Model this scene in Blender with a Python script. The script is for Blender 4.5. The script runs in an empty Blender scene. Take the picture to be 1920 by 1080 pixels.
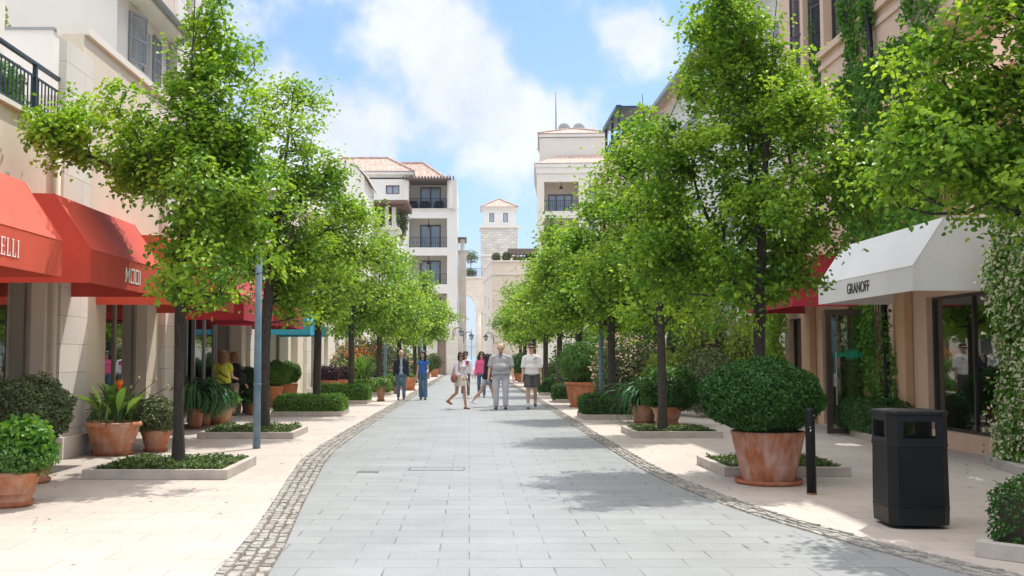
import bpy, bmesh, math, random
import numpy as np
from mathutils import Vector, Matrix
R = math.radians
SC = bpy.context.scene
COL = SC.collection

# ------------------------------------------------------------------ camera
F = 2000.0
TH = math.atan(128 / F); PS = 0.0
cam_d = bpy.data.cameras.new('camera'); cam = bpy.data.objects.new('camera', cam_d); COL.objects.link(cam)
cam.location = (0, 0, 1.5); cam.rotation_euler = (math.pi / 2 + TH, 0, -PS)
cam_d.sensor_width = 36; cam_d.lens = F / 1920 * 36; cam_d.shift_x = 80 / 1920; cam_d.clip_start = 0.1; cam_d.clip_end = 20000
SC.camera = cam

# ------------------------------------------------------------------ light, sky, exposure
SC.view_settings.view_transform = 'Standard'; SC.view_settings.look = 'None'
SC.view_settings.gamma = 1; SC.view_settings.exposure = 0.9
SUN_EL = 60; SUN_AZ = 32          # azimuth from +Y (down the street) towards +X
sund = Vector((math.sin(R(SUN_AZ)) * math.cos(R(SUN_EL)), math.cos(R(SUN_AZ)) * math.cos(R(SUN_EL)), math.sin(R(SUN_EL))))
sl = bpy.data.lights.new('sun', 'SUN'); sl.energy = 2.6; sl.angle = R(0.6); sl.color = (1, 0.955, 0.88)
so = bpy.data.objects.new('sun', sl); COL.objects.link(so); so.location = (0, 0, 60)
so.rotation_euler = sund.to_track_quat('Z', 'Y').to_euler()
W = bpy.data.worlds.new('World'); SC.world = W; W.use_nodes = True
def build_world():
    nt = W.node_tree; N = nt.nodes; L = nt.links; N.clear()
    out = N.new('ShaderNodeOutputWorld'); bg = N.new('ShaderNodeBackground'); bg.inputs['Strength'].default_value = 0.12
    sky = N.new('ShaderNodeTexSky'); sky.sky_type = 'NISHITA'; sky.sun_disc = False
    sky.sun_elevation = R(SUN_EL); sky.sun_rotation = R(SUN_AZ); sky.air_density = 1.0; sky.dust_density = 1.2; sky.ozone_density = 1.6
    tc = N.new('ShaderNodeTexCoord')
    def math_(op, a, b=None, c=None):
        m = N.new('ShaderNodeMath'); m.operation = op
        for i, v in enumerate((a, b, c)):
            if v is None: continue
            if isinstance(v, (int, float)): m.inputs[i].default_value = v
            else: L.new(v, m.inputs[i])
        return m.outputs[0]
    n1 = N.new('ShaderNodeTexNoise'); n1.inputs['Scale'].default_value = 13; n1.inputs['Detail'].default_value = 8; n1.inputs['Roughness'].default_value = 0.58
    L.new(tc.outputs['Generated'], n1.inputs['Vector'])
    n2 = N.new('ShaderNodeTexNoise'); n2.inputs['Scale'].default_value = 3.2; n2.inputs['Detail'].default_value = 5
    L.new(tc.outputs['Generated'], n2.inputs['Vector'])
    total = None
    # cloud masses: unit direction (given by bearing and height angle), angular radius, weight
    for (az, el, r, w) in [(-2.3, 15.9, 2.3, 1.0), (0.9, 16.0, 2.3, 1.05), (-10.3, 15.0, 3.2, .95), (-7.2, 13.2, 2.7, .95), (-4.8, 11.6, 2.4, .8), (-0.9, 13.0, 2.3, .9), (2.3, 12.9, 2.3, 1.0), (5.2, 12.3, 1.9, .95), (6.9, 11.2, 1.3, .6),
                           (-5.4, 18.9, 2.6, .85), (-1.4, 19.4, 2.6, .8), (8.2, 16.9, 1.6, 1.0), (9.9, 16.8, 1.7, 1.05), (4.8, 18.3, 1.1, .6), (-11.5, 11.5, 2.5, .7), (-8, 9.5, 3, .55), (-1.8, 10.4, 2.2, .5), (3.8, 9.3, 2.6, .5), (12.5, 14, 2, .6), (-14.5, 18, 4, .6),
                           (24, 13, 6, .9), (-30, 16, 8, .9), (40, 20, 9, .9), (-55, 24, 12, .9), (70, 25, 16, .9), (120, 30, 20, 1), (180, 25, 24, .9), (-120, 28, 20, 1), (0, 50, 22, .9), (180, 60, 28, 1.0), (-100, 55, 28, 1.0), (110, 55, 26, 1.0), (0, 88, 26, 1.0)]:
        d = Vector((math.sin(R(az)) * math.cos(R(el)), math.cos(R(az)) * math.cos(R(el)), math.sin(R(el))))
        vm = N.new('ShaderNodeVectorMath'); vm.operation = 'DISTANCE'; vm.inputs[1].default_value = d
        L.new(tc.outputs['Generated'], vm.inputs[0])
        q = math_('DIVIDE', vm.outputs['Value'], R(r))
        q = math_('MULTIPLY', q, q)
        q = math_('MULTIPLY', math_('POWER', 2.718, math_('MULTIPLY', q, -0.9)), w * .7)
        total = q if total is None else math_('ADD', total, q)
    v = math_('ADD', math_('MULTIPLY', total, 1.0), math_('MULTIPLY', math_('SUBTRACT', n1.outputs[0], 0.5), 2.5))
    v = math_('ADD', v, math_('MULTIPLY', math_('SUBTRACT', n2.outputs[0], 0.5), 0.8))
    mr = N.new('ShaderNodeMapRange'); mr.interpolation_type = 'SMOOTHSTEP'
    mr.inputs['From Min'].default_value = 0.32; mr.inputs['From Max'].default_value = 1.05; mr.inputs['To Max'].default_value = 0.94
    L.new(v, mr.inputs['Value'])
    # horizon whitening
    mx = N.new('ShaderNodeMixRGB'); L.new(mr.outputs[0], mx.inputs[0]); L.new(sky.outputs[0], mx.inputs[1])
    cr = N.new('ShaderNodeMixRGB'); cr.inputs[1].default_value = (3.5, 3.75, 4.05, 1); cr.inputs[2].default_value = (4.75, 4.85, 4.95, 1)
    cf = N.new('ShaderNodeMapRange'); cf.inputs['From Min'].default_value = .38; cf.inputs['From Max'].default_value = .66; L.new(n1.outputs[0], cf.inputs['Value']); L.new(cf.outputs[0], cr.inputs[0]); 
    sp = N.new('ShaderNodeSeparateXYZ'); L.new(tc.outputs['Generated'], sp.inputs[0])       # unseen overhead clouds, made brighter and warmer to lift the fill light
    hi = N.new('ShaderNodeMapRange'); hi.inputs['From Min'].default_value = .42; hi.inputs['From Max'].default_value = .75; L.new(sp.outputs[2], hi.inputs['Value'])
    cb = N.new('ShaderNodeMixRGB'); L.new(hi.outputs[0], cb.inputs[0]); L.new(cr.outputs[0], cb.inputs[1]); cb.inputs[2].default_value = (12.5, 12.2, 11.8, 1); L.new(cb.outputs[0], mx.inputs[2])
    tint = N.new('ShaderNodeMixRGB'); tint.blend_type = 'MULTIPLY'; tint.inputs[0].default_value = 1; tint.inputs[2].default_value = (.44, .62, .84, 1)
    L.new(sky.outputs[0], tint.inputs[1]); L.new(tint.outputs[0], mx.inputs[1])
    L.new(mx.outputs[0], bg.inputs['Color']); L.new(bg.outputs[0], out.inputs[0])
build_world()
SC.cycles.max_bounces = 7; SC.cycles.transparent_max_bounces = 12; SC.cycles.diffuse_bounces = 3
SC.cycles.use_denoising = True; SC.cycles.sample_clamp_indirect = 6

# ------------------------------------------------------------------ pixel -> world helpers (used to measure the place once)
CM = Matrix.Rotation(-PS, 3, 'Z') @ Matrix.Rotation(math.pi / 2 + TH, 3, 'X')
def ray(px, py): return CM @ Vector(((px - 880) / F, (540 - py) / F, -1))
def at(px, py, Y):
    r = ray(px, py); return Vector((0, 0, 1.5)) + r * (Y / r.y)
def gnd(px, py):
    r = ray(px, py); return Vector((0, 0, 1.5)) + r * (-1.5 / r.z)

# ------------------------------------------------------------------ scene-object helpers
def tag(o, label=None, cat=None, group=None, kind=None):
    if label: o['label'] = label
    if cat: o['category'] = cat
    if group: o['group'] = group
    if kind: o['kind'] = kind
    return o
def wm(o):
    if o.parent is None: return o.matrix_basis.copy()
    return wm(o.parent) @ o.matrix_parent_inverse @ o.matrix_basis
def link(name, me, parent=None, world=False, mats=()):
    o = bpy.data.objects.new(name, me); COL.objects.link(o)
    if me is not None:
        for m in mats: me.materials.append(m)
    if parent is not None:
        o.parent = parent
        if world: o.matrix_parent_inverse = wm(parent).inverted()
    return o
def empty(name, loc, label, cat, group=None, rz=0):
    o = bpy.data.objects.new(name, None); COL.objects.link(o); o.location = loc; o.rotation_euler = (0, 0, rz)
    o.empty_display_size = 0.2
    return tag(o, label, cat, group)
def copy_tree(o, parent=None):
    c = o.copy(); COL.objects.link(c)
    if parent is not None: c.parent = parent
    for ch in list(o.children): copy_tree(ch, c)
    return c
class MB:
    def __init__(s): s.v = []; s.f = []; s.mi = []; s.m = 0
    def add(s, vs, fs):
        b = len(s.v); s.v += [tuple(v) for v in vs]; s.f += [tuple(i + b for i in f) for f in fs]; s.mi += [s.m] * len(fs)
    def box(s, x0, x1, y0, y1, z0, z1):
        if x0 > x1: x0, x1 = x1, x0
        if y0 > y1: y0, y1 = y1, y0
        s.add([(x0,y0,z0),(x1,y0,z0),(x1,y1,z0),(x0,y1,z0),(x0,y0,z1),(x1,y0,z1),(x1,y1,z1),(x0,y1,z1)],
              [(0,3,2,1),(4,5,6,7),(0,1,5,4),(1,2,6,5),(2,3,7,6),(3,0,4,7)]); return s
    def quad(s, a, b, c, d): s.add([a,b,c,d], [(0,1,2,3)]); return s
    def poly_prism(s, pts, vec):
        n = len(pts); vec = Vector(vec); P = [Vector(p) for p in pts]
        s.add(P + [p + vec for p in P], [tuple(range(n))[::-1], tuple(range(n, 2*n))] + [(i, (i+1) % n, n + (i+1) % n, n + i) for i in range(n)]); return s
    def tube(s, pts, rad, n=8, cap=True):
        P = [Vector(p) for p in pts]; rs = rad if hasattr(rad, '__len__') else [rad] * len(P)
        vs = []; fs = []
        prev = None
        for i, p in enumerate(P):
            t = (P[min(i+1, len(P)-1)] - P[max(i-1, 0)])
            if t.length < 1e-9: t = Vector((0,0,1))
            t.normalize()
            a = prev if prev is not None else (Vector((1,0,0)) if abs(t.x) < .9 else Vector((0,1,0)))
            u = (a - t * a.dot(t)).normalized(); w = t.cross(u); prev = u
            for k in range(n):
                an = 2*math.pi*k/n; vs.append(p + (u*math.cos(an) + w*math.sin(an)) * rs[i])
        for i in range(len(P)-1):
            for k in range(n):
                fs.append((i*n+k, i*n+(k+1) % n, (i+1)*n+(k+1) % n, (i+1)*n+k))
        if cap: fs.append(tuple(range(n))[::-1]); fs.append(tuple(range((len(P)-1)*n, len(P)*n)))
        s.add(vs, fs); return s
    def lathe(s, prof, n=32, c=(0,0,0)):
        vs = []; fs = []
        for (r, z) in prof:
            for k in range(n):
                a = 2*math.pi*k/n; vs.append((c[0]+r*math.cos(a), c[1]+r*math.sin(a), c[2]+z))
        for i in range(len(prof)-1):
            for k in range(n): fs.append((i*n+k, i*n+(k+1) % n, (i+1)*n+(k+1) % n, (i+1)*n+k))
        s.add(vs, fs); return s
    def ell(s, c, r, n=12, m=8):
        vs = [(c[0], c[1], c[2]-r[2])]; fs = []
        for i in range(1, m):
            ph = -math.pi/2 + math.pi*i/m
            for k in range(n):
                a = 2*math.pi*k/n; vs.append((c[0]+r[0]*math.cos(ph)*math.cos(a), c[1]+r[1]*math.cos(ph)*math.sin(a), c[2]+r[2]*math.sin(ph)))
        vs.append((c[0], c[1], c[2]+r[2])); T = len(vs)-1
        for k in range(n):
            fs.append((0, 1+(k+1) % n, 1+k)); fs.append((T, T-n+k, T-n+(k+1) % n))
        for i in range(m-2):
            for k in range(n): fs.append((1+i*n+k, 1+i*n+(k+1) % n, 1+(i+1)*n+(k+1) % n, 1+(i+1)*n+k))
        s.add(vs, fs); return s
    def mesh(s, name, smooth=False):
        me = bpy.data.meshes.new(name); me.from_pydata(s.v, [], s.f)
        if any(s.mi): me.polygons.foreach_set('material_index', s.mi)
        if smooth: me.polygons.foreach_set('use_smooth', [True]*len(s.f))
        me.update(); return me
    def build(s, name, mats, parent=None, world=False, smooth=False, bevel=0):
        if not isinstance(mats, (list, tuple)): mats = [mats]
        o = link(name, s.mesh(name, smooth), parent, world, mats)
        if bevel:
            b = o.modifiers.new('bevel', 'BEVEL'); b.width = bevel; b.segments = 2; b.limit_method = 'ANGLE'
        return o
def struct(o): o['kind'] = 'structure'; return o

# ------------------------------------------------------------------ materials
MT = {}
def nodes(name):
    m = bpy.data.materials.new(name); m.use_nodes = True; MT[name] = m
    return m, m.node_tree, m.node_tree.nodes, m.node_tree.links, m.node_tree.nodes['Principled BSDF']
def rgba(c): return (c[0], c[1], c[2], 1)
def mixc(N, L, fac, a, b, mode='MIX'):
    x = N.new('ShaderNodeMixRGB'); x.blend_type = mode
    for i, v in ((0, fac), (1, a), (2, b)):
        if isinstance(v, (int, float)): x.inputs[i].default_value = v
        elif isinstance(v, (tuple, list)): x.inputs[i].default_value = rgba(v)
        else: L.new(v, x.inputs[i])
    return x.outputs[0]
def noise(N, L, vec, scale, detail=4, rough=.55):
    n = N.new('ShaderNodeTexNoise'); n.inputs['Scale'].default_value = scale; n.inputs['Detail'].default_value = detail
    n.inputs['Roughness'].default_value = rough
    if vec is not None: L.new(vec, n.inputs['Vector'])
    return n.outputs[0]
def ramp(N, L, f, a, b):
    m = N.new('ShaderNodeMapRange'); m.inputs['From Min'].default_value = a; m.inputs['From Max'].default_value = b
    L.new(f, m.inputs['Value']); return m.outputs[0]
def bumpn(N, L, B, h, st, dist=.01):
    b = N.new('ShaderNodeBump'); b.inputs['Strength'].default_value = st; b.inputs['Distance'].default_value = dist
    L.new(h, b.inputs['Height']); L.new(b.outputs[0], B.inputs['Normal'])
def plain(name, c, rough=.6, var=.12, scale=4, bump=0, metal=0, spec=.5, c2=None, stretch=None, streak=0):
    m, nt, N, L, B = nodes(name)
    g = N.new('ShaderNodeNewGeometry'); vec = g.outputs['Position']
    if stretch:
        mp = N.new('ShaderNodeMapping'); mp.inputs['Scale'].default_value = stretch; L.new(vec, mp.inputs[0]); vec2 = mp.outputs[0]
    else: vec2 = vec
    n = noise(N, L, vec2, scale, 6)
    f = ramp(N, L, n, .3, .7)
    a = tuple(x * (1 - var) for x in c); b = c2 or tuple(min(1, x * (1 + var)) for x in c)
    colr = mixc(N, L, f, a, b)
    if streak:
        mp = N.new('ShaderNodeMapping'); mp.inputs['Scale'].default_value = (3.5, 3.5, .22); L.new(vec, mp.inputs[0])
        s = ramp(N, L, noise(N, L, mp.outputs[0], 1.6, 5), .5, .78)
        sm = N.new('ShaderNodeMath'); sm.operation = 'MULTIPLY'; sm.inputs[1].default_value = streak; L.new(s, sm.inputs[0])
        colr = mixc(N, L, sm.outputs[0], colr, tuple(x * .55 for x in c))
    L.new(colr, B.inputs['Base Color'])
    B.inputs['Roughness'].default_value = rough; B.inputs['Metallic'].default_value = metal; B.inputs['Specular IOR Level'].default_value = spec
    if bump: bumpn(N, L, B, noise(N, L, vec, scale * 14, 5), bump)
    return m
def leafmat(name, dark, light, trans=.3, rough=.45):
    m, nt, N, L, B = nodes(name)
    at_ = N.new('ShaderNodeAttribute'); at_.attribute_name = 'v'
    g = N.new('ShaderNodeNewGeometry')
    f = at_.outputs['Fac']
    c = mixc(N, L, f, dark, light)
    L.new(c, B.inputs['Base Color']); B.inputs['Roughness'].default_value = rough; B.inputs['Specular IOR Level'].default_value = .32
    tr = N.new('ShaderNodeBsdfTranslucent')
    c2 = mixc(N, L, f, tuple(x*y for x, y in zip(dark, (1.6, 1.5, .8))), tuple(min(1, x*y) for x, y in zip(light, (1.7, 1.5, .8))))
    L.new(c2, tr.inputs[0])
    mx = N.new('ShaderNodeMixShader'); mx.inputs[0].default_value = trans
    L.new(B.outputs[0], mx.inputs[1]); L.new(tr.outputs[0], mx.inputs[2]); L.new(mx.outputs[0], N['Material Output'].inputs[0])
    return m
def brickmat(name, c1, c2, mortar, bw, bh, msize, rot=0, plane='xy', rough=.6, offs=.5, freq=2, patch=.5, var=.1, bump=.3, spec=.4, squash=1.0):
    m, nt, N, L, B = nodes(name)
    g = N.new('ShaderNodeNewGeometry'); vec = g.outputs['Position']
    if plane != 'xy':
        sep = N.new('ShaderNodeSeparateXYZ'); L.new(vec, sep.inputs[0]); cb = N.new('ShaderNodeCombineXYZ')
        if plane == 'wall':   # works on walls of any bearing: horizontal coordinate x+y
            ad = N.new('ShaderNodeMath'); ad.operation = 'ADD'; L.new(sep.outputs[0], ad.inputs[0]); L.new(sep.outputs[1], ad.inputs[1]); L.new(ad.outputs[0], cb.inputs[0])
        L.new(sep.outputs[2], cb.inputs[1]); v = cb.outputs[0]
    else: v = vec
    br = N.new('ShaderNodeTexBrick'); L.new(v, br.inputs['Vector'])
    br.offset = offs; br.offset_frequency = freq; br.squash = squash; br.squash_frequency = 3
    br.inputs['Color1'].default_value = rgba(c1); br.inputs['Color2'].default_value = rgba(c2); br.inputs['Mortar'].default_value = rgba(mortar)
    br.inputs['Scale'].default_value = 1; br.inputs['Mortar Size'].default_value = msize; br.inputs['Brick Width'].default_value = bw; br.inputs['Row Height'].default_value = bh
    br.inputs['Mortar Smooth'].default_value = .15; br.inputs['Bias'].default_value = 0
    col = br.outputs['Color']
    avg = tuple((a+b)/2 for a, b in zip(c1, c2))
    if patch:   # joints are filled in places
        pf = ramp(N, L, noise(N, L, vec, 1.6, 5, .6), .38, .62)
        ml = N.new('ShaderNodeMath'); ml.operation = 'MULTIPLY'; L.new(br.outputs['Fac'], ml.inputs[0])
        ml2 = N.new('ShaderNodeMath'); ml2.operation = 'MULTIPLY'; ml2.inputs[1].default_value = patch; L.new(pf, ml2.inputs[0]); L.new(ml2.outputs[0], ml.inputs[1])
        col = mixc(N, L, ml.outputs[0], col, avg)
    n = ramp(N, L, noise(N, L, vec, .9, 7, .62), .28, .72)
    n2 = ramp(N, L, noise(N, L, vec, 22, 4, .6), .3, .7)
    lo = (1 - var,) * 3; hi = (1 + var,) * 3
    col = mixc(N, L, 1.0, col, mixc(N, L, n, lo, hi), 'MULTIPLY')
    col = mixc(N, L, 1.0, col, mixc(N, L, n2, (1 - var*.5,)*3, (1 + var*.5,)*3), 'MULTIPLY')
    L.new(col, B.inputs['Base Color']); B.inputs['Roughness'].default_value = rough; B.inputs['Specular IOR Level'].default_value = spec
    if bump:
        inv = N.new('ShaderNodeMath'); inv.operation = 'SUBTRACT'; inv.inputs[0].default_value = 1; L.new(br.outputs['Fac'], inv.inputs[1])
        ad = N.new('ShaderNodeMath'); ad.operation = 'MULTIPLY_ADD'; L.new(n2, ad.inputs[0]); ad.inputs[1].default_value = .25; L.new(inv.outputs[0], ad.inputs[2])
        bumpn(N, L, B, ad.outputs[0], bump, .006)
    return m
def glassmat(name, tint=(.75,.8,.78), refl=.16):
    m, nt, N, L, B = nodes(name); N.remove(B)
    t = N.new('ShaderNodeBsdfTransparent'); t.inputs[0].default_value = rgba(tint)
    g = N.new('ShaderNodeBsdfGlossy'); g.inputs['Roughness'].default_value = .015; g.inputs[0].default_value = (.95, .97, .97, 1)
    lw = N.new('ShaderNodeLayerWeight'); lw.inputs[0].default_value = .35
    mr = N.new('ShaderNodeMapRange'); mr.inputs['To Min'].default_value = refl; mr.inputs['To Max'].default_value = .95; L.new(lw.outputs['Fresnel'], mr.inputs[0])
    mx = N.new('ShaderNodeMixShader'); L.new(mr.outputs[0], mx.inputs[0]); L.new(t.outputs[0], mx.inputs[1]); L.new(g.outputs[0], mx.inputs[2])
    L.new(mx.outputs[0], N['Material Output'].inputs[0]); return m

M_slab = brickmat('grey_stone_slabs', (.245,.254,.257), (.275,.284,.286), (.06,.06,.055), .6, .32, .0055, offs=.38, freq=2, patch=.85, var=.12, rough=.55, bump=.25)
M_cream = brickmat('cream_stone_paving', (.465,.41,.36), (.50,.44,.39), (.24,.18,.145), .6, .4, .0045, offs=.5, patch=.7, var=.09, rough=.65, bump=.1)
M_mortar = plain('cobble_mortar', (.12,.10,.075), .9, .3, 8, .5)
M_cobble = plain('cobble_stone', (.31,.29,.26), .75, .35, 9, .5)
M_ground = plain('far_ground', (.5,.46,.4), .8, .1, .3)
M_kerb = plain('planter_kerb_stone', (.47,.42,.37), .75, .14, 5, .3)
M_soil = plain('soil', (.07,.045,.03), .95, .4, 20, .8)
M_beige = plain('beige_render', (.72,.63,.51), .8, .05, 1.2, .12, streak=.1)
M_white = plain('white_render', (.80,.75,.68), .8, .04, 1.0, .1, streak=.06)
M_white2 = plain('pale_render', (.80,.77,.725), .8, .04, 1.0, .1, streak=.05)
M_ivory = plain('ivory_render', (.77,.715,.63), .8, .04, .8, .1, streak=.06)
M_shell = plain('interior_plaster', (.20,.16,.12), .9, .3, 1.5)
M_peach = plain('peach_render', (.76,.54,.40), .8, .06, 1.2, .12, streak=.12)
M_peachd = plain('orange_render', (.64,.42,.26), .8, .08, 1.5, .12)
M_stone = brickmat('stone_blocks', (.72,.67,.60), (.78,.73,.66), (.45,.39,.33), 1.3, .42, .006, plane='wall', patch=.3, var=.06, bump=.3)
M_ashlar = brickmat('rough_ashlar', (.60,.56,.50), (.74,.70,.64), (.42,.38,.33), .7, .3, .022, plane='wall', patch=.2, var=.14, bump=.7)
M_ashfine = brickmat('smooth_ashlar', (.70,.62,.53), (.75,.67,.58), (.58,.50,.42), 1.1, .5, .014, plane='wall', patch=.2, var=.05, bump=.2)
M_red = plain('red_canvas', (.58,.065,.035), .75, .10, 1.6, .15, streak=.12)
M_red2 = plain('orange_red_canvas', (.61,.085,.045), .75, .10, 1.6, .15, streak=.12)
M_crim = plain('crimson_canvas', (.42,.025,.04), .75, .08, 2.5, .08)
M_blue = plain('turquoise_canvas', (.03,.36,.52), .7, .08, 2.5)
M_wcan = plain('white_canvas', (.80,.79,.77), .75, .04, 1.5, .12, streak=.10)
M_letw = plain('white_lettering', (.85,.82,.75), .6, .02)
M_letd = plain('dark_lettering', (.05,.05,.055), .6, .02)
M_letg = plain('green_lettering', (.01,.30,.16), .5, .1)
M_dark = plain('dark_bronze_frame', (.045,.035,.03), .45, .15, 5)
M_iron = plain('dark_blue_iron', (.03,.045,.065), .4, .15, 9)
M_black = plain('black_metal', (.010,.011,.012), .45, .2, 7, .05, spec=.25)
M_binp = plain('black_bin_panel', (.007,.008,.009), .5, .3, 3, .12, c2=(.013,.014,.015), spec=.22)
M_lamp = plain('blue_grey_painted_steel', (.13,.22,.30), .45, .12, 6, .05, c2=(.19,.29,.37))
M_lampw = plain('pale_lamp_shade', (.62,.60,.58), .5, .05)
M_brownf = plain('brown_window_frame', (.16,.12,.10), .6, .1)
M_greyfr = plain('grey_shutter', (.30,.31,.32), .6, .08)
M_dshut = plain('dark_plum_shutter', (.045,.035,.045), .5, .1)
M_glass = glassmat('shop_glass'); M_glassl = glassmat('bright_shop_glass', (.75,.8,.78), .32); M_shopfr = plain('taupe_shop_frame', (.34,.29,.235), .6, .08)
M_pane = plain('sky_tinted_pane', (.36,.42,.50), .06, .15, .8, spec=.9)  # sky reflection is put into the pale blue base colour
M_paned = plain('dim_reflecting_pane', (.07,.085,.10), .05, .3, .8, spec=.9)
M_drape = plain('sheer_curtain', (.62,.64,.68), .9, .06, 3, stretch=(12,12,.4))
M_pot = None
def potmat(name, c, w, amount):
    m, nt, N, L, B = nodes(name)
    g = N.new('ShaderNodeNewGeometry'); vec = g.outputs['Position']
    mp = N.new('ShaderNodeMapping'); mp.inputs['Scale'].default_value = (1, 1, .42); L.new(vec, mp.inputs[0])
    f = ramp(N, L, noise(N, L, mp.outputs[0], 4.5, 8, .66), .52 - amount * .16, .70 - amount*.08)
    fm = N.new('ShaderNodeMath'); fm.operation = 'MULTIPLY'; fm.inputs[1].default_value = .8; L.new(f, fm.inputs[0])
    b = mixc(N, L, ramp(N, L, noise(N, L, vec, 9, 5), .3, .7), tuple(x*.8 for x in c), tuple(x*1.15 for x in c))
    L.new(mixc(N, L, fm.outputs[0], b, w), B.inputs['Base Color']); B.inputs['Roughness'].default_value = .85
    bumpn(N, L, B, noise(N, L, vec, 60, 4), .25)
    return m
M_pot = potmat('terracotta', (.52,.19,.085), (.62,.44,.34), .55)
M_potw = potmat('weathered_terracotta', (.42,.14,.06), (.60,.44,.36), .75)
M_sauc = potmat('saucer_terracotta', (.40,.13,.06), (.46,.24,.15), .1)
M_poto = potmat('clean_terracotta', (.56,.20,.085), (.58,.33,.20), .15)
M_bark = plain('dark_bark', (.045,.036,.03), .9, .3, 16, 1.0, stretch=(3,3,.6), c2=(.10,.085,.07))
M_twig = plain('twig', (.06,.045,.03), .9, .3, 10)
M_leaf = leafmat('pear_leaf', (.085,.22,.018), (.36,.56,.05), .34)
M_leaf2 = leafmat('fresh_tree_leaf', (.11,.25,.022), (.37,.55,.065), .3)
M_box = leafmat('boxwood_leaf', (.02,.08,.012), (.065,.185,.025), .15)
M_boxb = leafmat('bright_boxwood_leaf', (.07,.19,.02), (.15,.31,.035), .25)
M_olive = leafmat('olive_grey_leaf', (.085,.125,.05), (.20,.25,.11), .2)
M_gold = leafmat('golden_green_leaf', (.15,.24,.03), (.30,.38,.06), .3)
M_strap = leafmat('strap_leaf', (.025,.11,.035), (.06,.19,.05), .2, .35)
M_blade = leafmat('fresh_blade', (.08,.20,.03), (.20,.33,.08), .3, .4)
M_herb = leafmat('herb_leaf', (.09,.22,.05), (.17,.33,.08), .25)
M_cover = leafmat('ground_cover_leaf', (.06,.12,.03), (.14,.20,.06), .2)
M_purple = leafmat('purple_leaf', (.05,.025,.04), (.11,.05,.08), .2)
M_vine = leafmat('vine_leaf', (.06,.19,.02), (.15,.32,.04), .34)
M_vinef = leafmat('sun_painted_vine_leaf', (.16,.32,.03), (.32,.46,.06), .4)  # brighter, yellower vine leaf with sunlight put into its colours
M_flw = leafmat('cream_flower', (.62,.62,.42), (.80,.78,.60), .3)
M_flp = leafmat('pink_flower', (.70,.40,.36), (.80,.62,.55), .3)
M_flo = leafmat('orange_flower', (.80,.14,.01), (.85,.26,.02), .3)
M_strawc = plain('dry_seed_head', (.45,.38,.18), .9)
def tilemat():
    m, nt, N, L, B = nodes('clay_roof_tile')
    g = N.new('ShaderNodeNewGeometry'); n = noise(N, L, g.outputs['Position'], 3.3, 5, .7)
    L.new(mixc(N, L, ramp(N, L, n, .35, .65), (.38,.24,.195), (.62,.48,.41)), B.inputs['Base Color']); B.inputs['Roughness'].default_value = .85
    return m
M_tile = tilemat()

# ------------------------------------------------------------------ foliage
def np_mesh(name, V, Fq, att=None, smooth=False):
    """V (n,3), Fq (m,4) quads"""
    me = bpy.data.meshes.new(name); n = len(V); m = len(Fq)
    me.vertices.add(n); me.vertices.foreach_set('co', V.astype(np.float32).ravel())
    me.loops.add(m*4); me.loops.foreach_set('vertex_index', Fq.astype(np.int32).ravel())
    me.polygons.add(m); me.polygons.foreach_set('loop_start', np.arange(0, m*4, 4, dtype=np.int32))
    if att is not None:
        a = me.attributes.new('v', 'FLOAT', 'FACE'); a.data.foreach_set('value', att.astype(np.float32))
    if smooth: me.polygons.foreach_set('use_smooth', np.ones(m, dtype=bool))
    me.update(calc_edges=True); return me
def unit(a): return a / np.maximum(np.linalg.norm(a, axis=1, keepdims=True), 1e-9)
def leaf_arrays(P, Nrm, T, size, width, rs, fold=.25, curl=.2):
    """an oval leaf folded along its midrib: two quads"""
    n = len(P); L = size[:, None]; Wd = (size * width)[:, None]
    T = unit(T - Nrm * np.sum(T*Nrm, 1, keepdims=True)); S = np.cross(Nrm, T)
    up = Nrm * (Wd * fold)
    b = P; t = P + T*L - Nrm*L*curl
    l1 = P + T*L*.3 + S*Wd*.5 + up; l2 = P + T*L*.72 + S*Wd*.42 + up - Nrm*L*curl*.4
    r1 = P + T*L*.3 - S*Wd*.5 + up; r2 = P + T*L*.72 - S*Wd*.42 + up - Nrm*L*curl*.4
    V = np.stack([b, l1, l2, t, r2, r1], 1).reshape(-1, 3)
    base = (np.arange(n)*6)[:, None]
    Fq = np.concatenate([base + np.array([[0, 3, 2, 1]]), base + np.array([[0, 5, 4, 3]])], 1).reshape(-1, 4)
    return V, Fq
def quad_leaf_arrays(P, Nrm, T, size, width, rs):
    n = len(P); L = size[:, None]; Wd = (size*width)[:, None]
    T = unit(T - Nrm * np.sum(T*Nrm, 1, keepdims=True)); S = np.cross(Nrm, T)
    V = np.stack([P, P + T*L*.45 + S*Wd*.5, P + T*L, P + T*L*.45 - S*Wd*.5], 1).reshape(-1, 3)
    Fq = (np.arange(n)*4)[:, None] + np.array([[0, 1, 2, 3]])
    return V, Fq
def leaves_mesh(name, P, out, size, rs, width=.68, up=.7, rnd=.9, outw=.5, droop=.3, full=True, tone=None, tdir=None):
    n = len(P)
    Nn = unit(unit(out)*outw + np.array([0, 0, up]) + rs.normal(size=(n, 3))*rnd)
    T = rs.normal(size=(n, 3)) + unit(out)*.6 - np.array([0, 0, droop]) if tdir is None else tdir
    sz = size * rs.uniform(.65, 1.2, n)
    V, Fq = (leaf_arrays if full else quad_leaf_arrays)(P, Nn, T, sz, width, rs)
    v = np.clip(rs.normal(.45, .25, n) if tone is None else tone + rs.normal(0, .18, n), 0, 1)
    return np_mesh(name, V, Fq, np.repeat(v, 2 if full else 1))
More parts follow.
